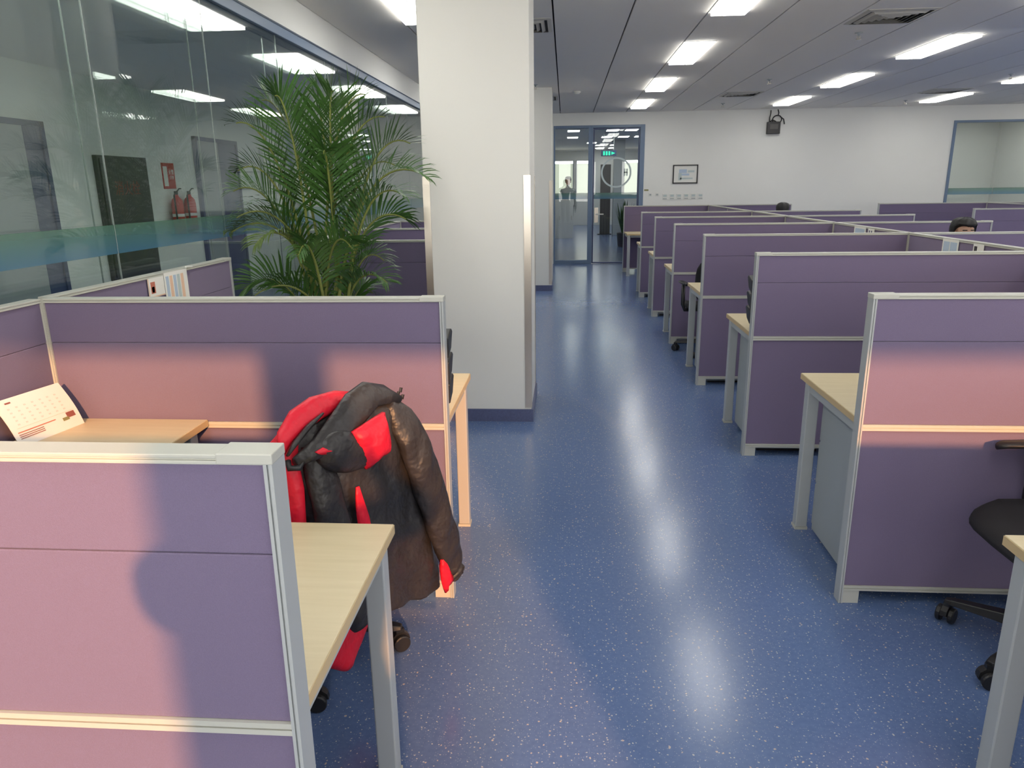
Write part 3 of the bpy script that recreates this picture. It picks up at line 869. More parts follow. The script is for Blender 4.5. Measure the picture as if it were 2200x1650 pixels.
# wall-file trays on the backs of two partitions
def tray(x0, x1, y, label):
    t = thing('file_holder', label, 'file holder', ((x0 + x1) / 2, y, .8), 'black three-tier file holders')
    B(x0 + .03, x1 - .03, y, y + .006, .80, 1.07).build('back_plate', M['black'], t)
    for z in (.825, .91, 1.0):
        prof = [(y + .006, z - .035), (y + .075, z - .01), (y + .115, z + .05), (y + .095, z + .062), (y + .006, z + .04)]
        MB().prism(prof, 0, x0, x1).build('tray', M['black'], t, bevel=.004)
tray(XL - .33, XL + .004, LY2 + T_ + .001, 'black three-tier file holder behind the jacket partition, beside the column')
tray(XR - .002, XR + .33, RY[2] + T_ + .001, 'black three-tier file holder behind the sixth aisle partition from the glass door')

# ------------------------------------------------------------------ office chairs
def make_chair():
    t = thing('office_chair', 'x', 'chair', (0, 0, 0), 'black swivel office chairs')
    for k in range(5):
        a = 2 * PI * k / 5
        c, s_ = math.cos(a), math.sin(a)
        m = MB()
        rings = []
        for r, w, z0, z1 in ((.03, .036, .085, .135), (.16, .028, .085, .118), (.30, .022, .078, .098), (.325, .016, .078, .092)):
            rings.append([(r, -w, z0), (r, w, z0), (r, w * .7, z1), (r, -w * .7, z1)])
        m.loft(rings).xform(Matrix.Rotation(a, 4, 'Z'))
        arm = m.build('base_arm', M['black'], t, bevel=.004)
        w = MB()
        for side in (-.021, .021):
            n = len(w.v)
            w.lathe([(.012, -.009), (.026, -.009), (.030, -.006), (.030, .006), (.026, .009), (.012, .009)], (0, 0, 0), 18)
            w.xform(Matrix.Translation((.315, side, .030)) @ Matrix.Rotation(PI / 2, 4, 'X'), n)
        n = len(w.v)
        w.box(.300, .330, -.010, .010, .030, .080)
        w.lathe([(.008, .02), (.008, .085)], (.315, 0, 0), 8)
        hood = []
        w.prism([(.280, .034), (.284, .052), (.300, .066), (.330, .066), (.346, .052), (.350, .034)], 1, -.011, .011)
        w.xform(Matrix.Rotation(a, 4, 'Z') @ Matrix.Translation((.315, 0, 0)) @ Matrix.Rotation(.5 + k, 4, 'Z') @ Matrix.Translation((-.315, 0, 0)))
        w.build('caster', M['black'], arm, False)
    MB().lathe([(.045, .08), (.05, .10), (.042, .14), (.028, .15), (.028, .26), (.018, .262), (.018, .41)], (0, 0, 0), 18).build('gas_column', M['black'], t, True)
    B(-.10, .10, -.12, .10, .395, .425).build('tilt_mechanism', M['black'], t, bevel=.008)
    MB().tube([(.09, 0, .41), (.24, .01, .405), (.27, .01, .40)], .007, 6).build('height_lever', M['black'], t)
    # seat cushion: rounded plan, waterfall front
    rings = []
    def plan(sc, z, dz=0):
        out = []
        for k in range(28):
            a = 2 * PI * k / 28
            c, s_ = math.cos(a), math.sin(a)
            x = .245 * sc * math.copysign(abs(c) ** .5, c); y = .235 * sc * math.copysign(abs(s_) ** .5, s_)
            out.append((x, y + .01, z - dz * max(0, (y - .10)) * 1.2))
        return out
    for sc, z, dz in ((.80, .425, 0), (.95, .432, .1), (1.0, .452, .2), (.985, .476, .25), (.92, .490, .25), (.7, .488, .2), (.2, .484, 0)):
        rings.append(plan(sc, z, dz))
    MB().loft(rings).build('seat', M['blackfab'], t, True)
    # backrest: curved padded shell
    rings = []
    for i in range(9):
        z = .53 + .40 * i / 8
        w = .215 * (1 - .5 * abs((i - 3.6) / 4.6) ** 4)
        if i == 8: w *= .78
        th = .022 if 0 < i < 8 else .010
        lean = -.235 - .05 * ((z - .53) / .4) + .02 * math.sin(PI * (z - .53) / .4)
        ring = []
        for k in range(24):
            a = 2 * PI * k / 24
            c, s_ = math.cos(a), math.sin(a)
            x = w * math.copysign(abs(c) ** .6, c)
            ring.append((x, lean + .35 * x * x + th * math.copysign(abs(s_) ** .7, s_), z))
        rings.append(ring)
    MB().loft(rings).build('backrest', M['blackfab'], t, True)
    MB().tube([(0, -.08, .41), (0, -.20, .405), (0, -.265, .44), (0, -.275, .56), (0, -.285, .68)], [.022, .022, .022, .02, .016], 10).build('back_support', M['black'], t, True)
    for s_ in (-1, 1):
        m = MB().tube([(s_ * .16, -.02, .415), (s_ * .255, -.02, .42), (s_ * .275, -.02, .47), (s_ * .275, -.02, .655)], .018, 10)
        p = m.build('arm_post', M['black'], t, True)
        rings = []
        for y, w, z in ((-.145, .012, .672), (-.13, .028, .675), (-.02, .033, .677), (.09, .028, .674), (.115, .012, .668)):
            rings.append([(s_ * .275 + w * math.cos(2 * PI * k / 12), y, z + .013 * math.sin(2 * PI * k / 12)) for k in range(12)])
        MB().loft(rings).build('arm_pad', M['black'], p, True)
    return t
chair = make_chair()
CH = [((-.89, 2.195, 0), math.radians(60), -55, 'black swivel chair under the red and black jacket'),
      ((1.645, 2.275, 0), math.radians(90), -25, 'black swivel chair facing the aisle in front of the sunlit partition'),
      ((1.39, 7.02, 0), math.radians(3), 20, 'black swivel chair with its back showing over a desk, half behind the fifth aisle partition'),
      ((3.41, 6.62, 0), math.radians(180), 0, 'black swivel chair of the person with the visible forehead'),
      ((3.39, 12.0, 0), 0, 0, 'black swivel chair of the person whose hair shows near the far wall')]
chairs = []
for i, (loc, rz, turn, lab) in enumerate(CH):
    if i == 0:
        c = chair; c.location = loc; c.rotation_euler = (0, 0, rz); c['label'] = lab
    else:
        c = copy_tree(chair, loc, rz, lab)
    chairs.append((c, turn))
for c, turn in chairs:
    for ch in c.children:
        if ch.name.startswith('base_arm'):
            ch.rotation_euler = (0, 0, math.radians(turn))

# ------------------------------------------------------------------ jacket over the chair back
JO, JT, JN = Vector((-.62, 2.05, 0)), Vector((.5, .8660, 0)), Vector((.8660, -.5, 0))
J = lambda u, v, z: tuple(JO + JT * u + JN * v + Vector((0, 0, z)))
jk = thing('jacket', 'red and black padded jacket draped over the back of an office chair', 'jacket', J(0, 0, .15))
def lerp(tab, x):
    for (a, va), (b, vb) in zip(tab[:-1], tab[1:]):
        if a <= x <= b:
            q = (x - a) / (b - a)
            return va + (vb - va) * q
    return tab[0][1] if x < tab[0][0] else tab[-1][1]
def shell(rows, ul, ur, vf, vb, fold=0, n=36, ph=0, top=None):
    """closed flattened tube: rows of height s, left/right limits and front/back depth as functions of s"""
    rings = []
    for s_ in rows:
        a, b = ul(s_), ur(s_)
        cu, hw = (a + b) / 2, (b - a) / 2
        ring = []
        for k in range(n):
            q = 2 * PI * k / n
            c, sn = math.cos(q), math.sin(q)
            u = cu + hw * math.copysign(abs(c) ** .75, c)
            d = vf(s_) if sn > 0 else vb(s_)
            v = d * abs(sn) ** .8
            if sn > 0 and fold:
                v += abs(sn) * (fold * math.sin(u * 30 + ph + 3.2 * s_) * (1 - s_ * .6) + .45 * fold * math.sin(u * 66 - 14 * s_ + 2 * math.sin(9 * s_)) + .3 * fold * math.sin(48 * s_ + 17 * u))
            z = s_ if top is None else s_ + top(u) * max(0, min(1, (s_ - .55) / .4)) + max(0, min(1, (.5 - s_) / .25)) * (.03 - .16 * (u + .02) + .008 * math.sin(30 * u))
            ring.append(J(u, v, z))
        rings.append(ring)
    return MB().loft(rings)
rows = [.255, .262, .275] + [.30 + .03 * k for k in range(20)] + [.89, .91, .925, .937, .945]
hang = lambda u: .02 * math.cos((u + .08) * 6)
body = shell(rows, lambda s: lerp([(.25, -.10), (.4, -.20), (.6, -.262), (.85, -.275), (.945, -.235)], s),
             lambda s: lerp([(.25, .32), (.4, .28), (.6, .215), (.8, .165), (.90, .150), (.945, .11)], s),
             lambda s: lerp([(.25, .085), (.5, .095), (.8, .075), (.9, .055), (.945, .012)], s),
             lambda s: -lerp([(.25, .03), (.6, .05), (.9, .06), (.945, .012)], s), .015, 64, .4, hang)
body.build('jacket_body', M['jblack'], jk, True)
side = shell([.40, .50, .60, .70, .80, .88, .92, .945], lambda s: lerp([(.4, -.312), (.9, -.318), (.945, -.29)], s), lambda s: lerp([(.4, -.255), (.7, -.262), (.9, -.255), (.945, -.2)], s),
             lambda s: lerp([(.4, .07), (.85, .072), (.945, .012)], s), lambda s: -lerp([(.4, .05), (.9, .055), (.945, .012)], s), .003, 24)
side.build('red_side_panel', M['jred'], jk, True)
lining = shell([.145, .16, .20, .26, .34, .44, .52], lambda s: lerp([(.145, -.17), (.2, -.235), (.3, -.285), (.5, -.30)], s), lambda s: lerp([(.145, -.11), (.2, -.06), (.28, .0), (.5, .0)], s),
               lambda s: .045, lambda s: -.045, .004, 30, 1.0)
lining.build('red_front_panel', M['jred'], jk, True)
# shoulder yoke: red over the top with a black collar band rolling across it
def strap(path, w, th, seg=10):
    """flat band along a path of (u, v, z), w = half width, th = half thickness"""
    pts = [Vector(J(*p)) for p in path]
    rings = []
    for i, p in enumerate(pts):
        d = (pts[min(i + 1, len(pts) - 1)] - pts[max(i - 1, 0)]).normalized()
        ww = w[i] if hasattr(w, '__len__') else w
        nrm = Vector(JN) * .8 + Vector((0, 0, .6))
        s_ = d.cross(nrm).normalized(); nn = s_.cross(d).normalized()
        rings.append([p + s_ * ww * math.cos(2 * PI * k / seg) + nn * th * math.sin(2 * PI * k / seg) for k in range(seg)])
    return MB().loft(rings)
strap([(-.315, .035, .905), (-.29, .03, .945), (-.23, .015, .972), (-.15, .0, .985), (-.06, -.01, .985), (.02, -.01, .972)], [.012, .024, .034, .036, .03, .016], .014, 12).build('red_shoulder', M['jred'], jk, True)
strap([(-.312, .062, .905), (-.285, .060, .928), (-.22, .045, .957), (-.16, .030, .972)], [.004, .008, .008, .004], .012, 8).build('zip_line', M['jblack'], jk, True)
strap([(-.30, .075, .885), (-.22, .085, .905), (-.13, .075, .940), (-.05, .055, .972), (.03, .030, .985), (.10, .020, .965), (.155, .025, .935)], [.014, .030, .042, .048, .044, .034, .014], .017, 14).build('collar', M['jblack'], jk, True)
# hood hanging down the outside: black half and red half
def blob(cu, cv, cz, ru, rv, rz, tilt, cut=None, n=22, m_=16, sq=.8):
    rings = []
    for i in range(1, m_):
        ph = PI * i / m_
        ring = []
        for k in range(n):
            q = 2 * PI * k / n
            c, s_ = math.cos(q), math.sin(q)
            x = math.sin(ph) ** sq * math.copysign(abs(c) ** sq, c); y = math.sin(ph) ** sq * math.copysign(abs(s_) ** sq, s_); zz = math.cos(ph)
            u, z = ru * x, rz * zz
            ring.append(J(cu + u * math.cos(tilt) - z * math.sin(tilt), cv + rv * y + .004 * math.sin(7 * x + 5 * zz), cz + u * math.sin(tilt) + z * math.cos(tilt)))
        rings.append(ring)
    return MB().loft(rings)
blob(-.135, .085, .868, .105, .042, .062, -.30).build('hood', M['jblack'], jk, True)
# red back of the hood, a bulging quadrilateral pad
def pad(corners, v0, bulge, m, name, nu=9, nv=9, thick=.03):
    (a, b, c, d) = corners
    front, back = [], []
    for j in range(nv + 1):
        for i in range(nu + 1):
            p, q = i / nu, j / nv
            u = (a[0] * (1 - p) + b[0] * p) * (1 - q) + (d[0] * (1 - p) + c[0] * p) * q
            z = (a[1] * (1 - p) + b[1] * p) * (1 - q) + (d[1] * (1 - p) + c[1] * p) * q
            e = (16 * p * (1 - p) * q * (1 - q)) ** .5
            u += .010 * math.sin(PI * q) * (2 * p - 1)
            front.append(J(u, v0 + bulge * e + .004 * math.sin(9 * p + 6 * q), z)); back.append(J(u, v0 - thick * (.35 + .65 * e), z))
    n = (nu + 1) * (nv + 1)
    fs = []
    idx = lambda i, j: j * (nu + 1) + i
    for j in range(nv):
        for i in range(nu):
            q = (idx(i, j), idx(i + 1, j), idx(i + 1, j + 1), idx(i, j + 1))
            fs.append(q); fs.append(tuple(n + x for x in q[::-1]))
    rim = [idx(i, 0) for i in range(nu)] + [idx(nu, j) for j in range(nv)] + [idx(i, nv) for i in range(nu, 0, -1)] + [idx(0, j) for j in range(nv, 0, -1)]
    for x, y in zip(rim, rim[1:] + rim[:1]):
        fs.append((x, n + x, n + y, y))
    return MB().add(front + back, fs).build(name, M[m], jk, True)
pad([(-.125, .925), (.000, .950), (.012, .825), (-.085, .800)], .115, .030, 'jred', 'hood_red_panel')
pad([(-.255, .905), (-.195, .915), (-.185, .885), (-.20, .880)], .105, .010, 'jred', 'collar_red_tab', 4, 4, .012)
# sleeves
def sleeve(path, rad, name, m='jblack'):
    n = len(path)
    fine, fr = [], []
    for i in range((n - 1) * 4 + 1):          # finer spacing so that the cloth can wrinkle
        a, q = min(i // 4, n - 2), (i - 4 * min(i // 4, n - 2)) / 4
        fine.append([path[a][c] * (1 - q) + path[a + 1][c] * q for c in range(3)]); fr.append(rad[a] * (1 - q) + rad[a + 1] * q)
    rings = []
    for i, (u, v, z) in enumerate(fine):
        a, b = fine[max(i - 1, 0)], fine[min(i + 1, len(fine) - 1)]
        du, dz = b[0] - a[0], b[2] - a[2]
        L = math.hypot(du, dz) or 1
        ring = []
        for k in range(20):
            q = 2 * PI * k / 20
            w = fr[i] * math.cos(q) * (1 + .05 * math.sin(5 * q + i * 1.1))
            d = fr[i] * .55 * math.sin(q) + .0045 * math.sin(i * 1.35 + 2.5 * math.cos(q)) * abs(math.sin(q)) + .003 * math.sin(i * .7 + 4 * math.cos(q))
            ring.append(J(u - w * dz / L, v + d, z + w * du / L))
        rings.append(ring)
    return MB().loft(rings).build(name, M[m], jk, True)
sleeve([(.10, .02, .935), (.135, .045, .885), (.165, .070, .80), (.190, .085, .70), (.215, .092, .60), (.243, .100, .50), (.270, .105, .40), (.290, .108, .33), (.300, .108, .295)],
       [.030, .050, .060, .062, .062, .060, .056, .046, .034], 'sleeve')
sleeve([(.299, .108, .300), (.306, .108, .283), (.311, .108, .268)], [.036, .040, .030], 'cuff')
sleeve([(-.215, .045, .90), (-.215, .070, .82), (-.205, .085, .70), (-.19, .095, .58), (-.17, .10, .46), (-.15, .10, .36), (-.14, .10, .32)], [.035, .048, .055, .054, .050, .044, .034], 'sleeve')
pad([(-.128, .76), (-.117, .76), (-.085, .60), (-.118, .60)], .112, .006, 'jred', 'red_seam_flash', 3, 6, .01)
pad([(.222, .370), (.230, .372), (.278, .268), (.238, .238)], .118, .012, 'jred', 'red_hem_gusset', 4, 6, .02)
pad([(.262, .60), (.272, .605), (.30, .53), (.288, .53)], .05, .008, 'jred', 'red_piping', 3, 4, .01)
sleeve([(.155, .015, .925), (.168, .035, .90), (.176, .05, .865)], [.010, .016, .008], 'red_zip_flap', 'jred')
for p in ((.158, .02, .945), (.166, .03, .935), (.170, .02, .955)):
    MB().tube([J(*p), J(p[0] + .006, p[1], p[2] + .014)], .005, 6).build('toggle', M['black'], jk)
MB().tube([J(-.312, .06, .89), J(-.32, .075, .875), J(-.30, .088, .872), J(-.285, .085, .885)], .009, 6).build('toggle', M['black'], jk, True)

# ------------------------------------------------------------------ desk calendar
t = thing('desk_calendar', 'white tent desk calendar standing in the corner of the sunlit desk', 'calendar', (-1.85, 2.35, .74))
A0, A1 = Vector((-1.845, 2.215, .7405)), Vector((-1.80, 2.49, .7405))      # front foot
UPV = Vector((-.085, .012, .152))
fr, bk = [], []
for i in range(7):
    q = i / 6
    bow = .008 * math.sin(PI * q)
    for base in (A0, A1):
        fr.append(base + UPV * q + Vector((bow, 0, 0)))
nrm = (A1 - A0).cross(UPV).normalized() * -.0022
sheet = MB().add(fr + [p + nrm for p in fr], [(2 * i, 2 * i + 1, 2 * i + 3, 2 * i + 2) for i in range(6)] + [(14 + 2 * i + 2, 14 + 2 * i + 3, 14 + 2 * i + 1, 14 + 2 * i) for i in range(6)] +
                 [(2 * i, 2 * i + 2, 14 + 2 * i + 2, 14 + 2 * i) for i in range(6)] + [(2 * i + 3, 2 * i + 1, 14 + 2 * i + 1, 14 + 2 * i + 3) for i in range(6)] + [(0, 14, 15, 1), (12, 13, 27, 26)])
fs_ = sheet.build('front_page', M['white'], t)
BK = Vector((-.075, 0, -.152))
top0, top1 = A0 + UPV, A1 + UPV
MB().add([top0, top1, top1 + BK, top0 + BK, top0 + Vector((-.002, 0, .001)), top1 + Vector((-.002, 0, .001)), top1 + BK + Vector((-.002, 0, .001)), top0 + BK + Vector((-.002, 0, .001))],
         [(0, 1, 2, 3), (7, 6, 5, 4), (0, 4, 5, 1), (1, 5, 6, 2), (2, 6, 7, 3), (3, 7, 4, 0)]).build('back_page', M['white'], t)
def on_page(p0, p1, q0, q1, m, name):
    ed = (A1 - A0)
    nn = -nrm.normalized() * .0012
    def P(p, q): return A0 + ed * p + UPV * q + Vector((.008 * math.sin(PI * q), 0, 0)) + nn
    ps = [P(p0, q0), P(p1, q0), P(p1, q1), P(p0, q1)]
    MB().add(ps + [x + nn * .4 for x in ps], [(0, 1, 2, 3), (4, 5, 6, 7), (0, 1, 5, 4), (1, 2, 6, 5), (2, 3, 7, 6), (3, 0, 4, 7)]).build(name, M[m], fs_)
on_page(.06, .62, .285, .305, 'redtext', 'printed_line')
for q in (.235, .195, .155):
    on_page(.06, .42, q, q + .014, 'fade', 'printed_line')
on_page(.80, .93, .24, .36, 'fade', 'printed_logo')
on_page(.72, .82, .20, .27, 'olive', 'printed_logo')
on_page(.14, .22, .90, .93, 'fade', 'printed_heading')
on_page(.08, .92, .38, .384, 'orange', 'printed_rule')
for r in range(5):
    for c in range(7):
        on_page(.12 + .115 * c, .15 + .115 * c, .44 + .085 * r, .47 + .085 * r, 'etched' if 0 else 'pale', 'printed_date')

# ------------------------------------------------------------------ papers hung on the spine screens
def paper(x, y0, y1, z0, z1, label, name, strips, tilt=0, face=1, group=None):
    t = thing(name, label, 'paper', (x, (y0 + y1) / 2, z0), group)
    sgn = face
    a, b = sorted((x, x + sgn * .0015))
    B(a, b, y0, y1, z0, z1).build('sheet', M['white'], t)
    for (p0, p1, q0, q1, m) in strips:
        yy0, yy1 = y0 + (y1 - y0) * p0, y0 + (y1 - y0) * p1
        zz0, zz1 = z0 + (z1 - z0) * q0, z0 + (z1 - z0) * q1
        a, b = sorted((x + sgn * .0015, x + sgn * .0022))
        B(a, b, yy0, yy1, zz0, zz1).build('printed_column', M[m], t)
    return t
xs = XLS + .0255
cols = [(.06 + .16 * k, .18 + .16 * k, .06, .90, ('bluepr', 'orange', 'bluepr', 'etched', 'orange', 'bluepr')[k % 6]) for k in range(5)]
paper(xs, 3.40, 3.62, 1.02, 1.195, 'coloured timetable sheet hung over the top of the spine screen', 'hung_timetable', cols)
paper(xs, 3.255, 3.395, 1.095, 1.185, 'small photo card with an orange edge beside the timetable sheet', 'photo_card', [(0, 1, 0, .06, 'orange'), (0, .05, 0, 1, 'orange'), (.15, .42, .2, .8, 'redtext'), (.2, .36, .25, .55, 'bluepr')])
MB().tube([(xs + .01, 3.60, 1.205), (xs + .01, 3.66, 1.200)], .006, 6).build('clip', M['whitep'], bpy.data.objects['hung_timetable'])
xr = XSP + T_ + .0005
xr2 = XSP - .0005
paper(xr2, 5.06, 5.27, 1.02, 1.195, 'pale blue chart hung on the long spine screen, before the person with the visible forehead', 'hung_chart', [(.08, .5, .1, .9, 'bluepr'), (.55, .92, .1, .9, 'bluepr')], face=-1)
paper(xr2, 4.76, 4.88, 1.03, 1.19, 'small card with a dark picture hung on the long spine screen', 'hung_card', [(.62, .9, .2, .9, 'blacktext')], face=-1)
paper(xr2, 6.60, 6.86, 1.02, 1.195, 'pale chart hung on the spine screen behind the fifth aisle partition', 'hung_chart', [(.1, .9, .1, .9, 'bluepr')], face=-1)
paper(xr2, 6.42, 6.55, 1.03, 1.19, 'small card hung beside the pale chart on the spine screen', 'hung_card', [(.35, .5, .1, .9, 'navy'), (.7, .85, .1, .9, 'navy')], face=-1)

# ------------------------------------------------------------------ palm
PX, PY = -1.50, 4.56
palm = thing('areca_palm', 'tall bushy areca palm between the partitions and the column', 'palm', (PX, PY, 0))
MB().lathe([(.15, 0), (.17, .02), (.205, .36), (.215, .38), (.215, .40), (.195, .40), (.19, .35)], (PX, PY, 0), 28).build('pot', M['pot'], palm, True)
MB().lathe([(.19, .34), (.188, .362), (.02, .366)], (PX, PY, 0), 24).build('soil', M['soil'], palm)
rnd = random.Random(11)
def bez(p, t):
    a, b, c, d = p
    return a * (1 - t) ** 3 + b * 3 * t * (1 - t) ** 2 + c * 3 * t * t * (1 - t) + d * t ** 3
def frond(tipx, tipz, tipy, arch, length_leaf, m, droop=.5, start=.42):
    ang = rnd.random() * 2 * PI
    p0 = Vector((PX + .07 * math.cos(ang), PY + .07 * math.sin(ang), .36))
    tip = Vector((tipx, tipy, tipz))
    dx, dy = tip.x - p0.x, tip.y - p0.y
    top = max(tip.z, .9) + arch
    p1 = p0 + Vector((dx * .10, dy * .10, (top - .36) * .55))
    p2 = p0 + Vector((dx * .45, dy * .45, (top - .36) * 1.02))
    P = (p0, p1, p2, tip)
    n = 22
    pts = [bez(P, i / n) for i in range(n + 1)]
    f = MB()
    f.tube(pts, [.011 * (1 - .8 * i / n) + .0015 for i in range(n + 1)], 6)
    nst = len(f.f)
    cnt = 30
    roll = rnd.uniform(-.8, .8)
    for i in range(cnt):
        t = start + (1 - start) * (i + .5) / cnt
        p = bez(P, t)
        d = (bez(P, min(1, t + .02)) - bez(P, t - .02)).normalized()
        side = d.cross(Vector((0, 0, 1)))
        if side.length < .2: side = Vector((1, 0, 0))
        side.normalize()
        side.rotate(Matrix.Rotation(roll, 3, d))
        upv = side.cross(d).normalized()
        q = (t - start) / (1 - start)
        ll = length_leaf * (.45 + .75 * math.sin(PI * min(1, q * .82 + .14))) * (1 - .35 * q) * (.9 + .2 * rnd.random())
        for s_ in (-1, 1):
            dirv = (d * (.62 + .35 * q) + side * s_ * (.78 - .2 * q) + upv * (.30 + .25 * rnd.random()) + Vector((rnd.uniform(-.1, .1), rnd.uniform(-.1, .1), rnd.uniform(-.08, .08)))).normalized()
            w = .0078 * (1 - .3 * q)
            wv = dirv.cross(upv).normalized() * w
            a = p
            b = p + dirv * ll * .38
            c = p + dirv * ll * .74 + Vector((0, 0, -droop * ll * .16))
            e = p + dirv * ll * .98 + Vector((0, 0, -droop * ll * .42))
            k = len(f.v)
            f.v += [tuple(a - wv * .35), tuple(a + wv * .35), tuple(b - wv), tuple(b + wv), tuple(c - wv * .75), tuple(c + wv * .75), tuple(e)]
            f.f += [(k, k + 1, k + 3, k + 2), (k + 2, k + 3, k + 5, k + 4), (k + 4, k + 5, k + 6)]
    f.v = [(max(x, -2.045 + .012 * ((i * 7) % 5) / 5), y, z) for i, (x, y, z) in enumerate(f.v)]
    o = f.build('frond', [M[m], M['stem']], palm, False)
    for i, p in enumerate(o.data.polygons):
        p.material_index = 1 if i < nst else 0
# (tip x, tip z, tip y, arch, leaflet length, material, droop)
FR = [(-1.95, 2.06, 4.45, .04, .30, 'leaf', .3), (-1.84, 2.20, 4.60, .02, .32, 'leaf', .2), (-1.68, 2.20, 4.40, .03, .33, 'leaf', .2), (-1.52, 2.16, 4.66, .03, .33, 'leaf', .2), (-1.34, 2.22, 4.42, .02, .33, 'leaf', .2),
      (-1.20, 2.22, 4.60, .02, .32, 'leaf', .2), (-1.06, 2.08, 4.48, .03, .31, 'leaf', .2),
      (-.92, 1.86, 4.50, .12, .31, 'leaf', .15), (-.80, 1.66, 4.40, .22, .26, 'leaf', .55), (-.93, 1.56, 4.32, .16, .28, 'leaf', .6), (-.98, 1.42, 4.55, .14, .30, 'leaf', .55),
      (-1.06, 1.74, 4.70, .14, .30, 'leaf', .4), (-1.99, 1.60, 4.40, .12, .29, 'leaf', .35), (-2.00, 1.72, 4.52, .14, .24, 'leaf', .3), (-2.02, 1.36, 4.38, .20, .28, 'leaf2', .75), (-1.92, 1.45, 4.25, .16, .28, 'leaf', .7),
      (-1.80, 1.30, 4.20, .22, .26, 'leaf2', .8), (-1.52, 1.24, 4.12, .20, .22, 'leaf', .75), (-1.20, 1.28, 4.10, .18, .26, 'leaf', .7), (-1.96, 1.02, 4.34, .18, .28, 'leaf', .6), (-1.84, 1.00, 4.20, .16, .26, 'leaf', .6),
      (-1.08, 1.05, 4.38, .16, .28, 'leaf', .6), (-1.15, 1.16, 4.62, .16, .28, 'leaf', .6),
      (-1.38, 1.80, 4.28, .12, .30, 'leaf', .35), (-1.75, .95, 4.75, .14, .28, 'leaf', .6), (-1.30, .92, 4.85, .14, .28, 'leaf', .6)]
for a in FR:
    frond(a[0], a[1] - (.10 if a[1] > 2 else .03), a[2], a[3], a[4], a[5], a[6])

# ------------------------------------------------------------------ people
def skin_mesh(name, joints, links, m, parent, sub=2, root=0):
    me = bpy.data.meshes.new(name)
    me.from_pydata([j[:3] for j in joints], links, [])
    o = bpy.data.objects.new(name, me)
    COL.objects.link(o)
    md = o.modifiers.new('skin', 'SKIN'); md.use_smooth_shade = True; md.branch_smoothing = .4
    for i, j in enumerate(joints):
        r = j[3]
        me.skin_vertices[0].data[i].radius = r if hasattr(r, '__len__') else (r, r)
    me.skin_vertices[0].data[root].use_root = True
    sb = o.modifiers.new('subdivision', 'SUBSURF'); sb.levels = sub; sb.render_levels = sub
    me.materials.append(m)
    put(o, parent)
    return o

def head_parts(t, c, yaw, parent_body=None):
    """face features and hair round a head centred at c (chin -.115, crown +.115), facing yaw (0 = -Y)"""
    Rz = Matrix.Translation(c) @ Matrix.Rotation(yaw, 4, 'Z')
    def place(mb, name, m, smooth=True):
        mb.xform(Rz).build(name, M[m], t, smooth)
    hd = MB()
    rings = []
    prof = [(-.125, .020, .028, -.040), (-.118, .040, .045, -.038), (-.10, .054, .066, -.028), (-.07, .064, .080, -.016), (-.03, .071, .090, -.006), (.01, .075, .096, .0), (.05, .075, .097, .004), (.085, .066, .086, .008), (.108, .046, .060, .010), (.118, .015, .020, .010)]
    for z, rx, ry, oy in prof:
        rings.append([(rx * math.cos(2 * PI * k / 24), oy + ry * math.sin(2 * PI * k / 24), z) for k in range(24)])
    hd.loft(rings)
    return place, hd

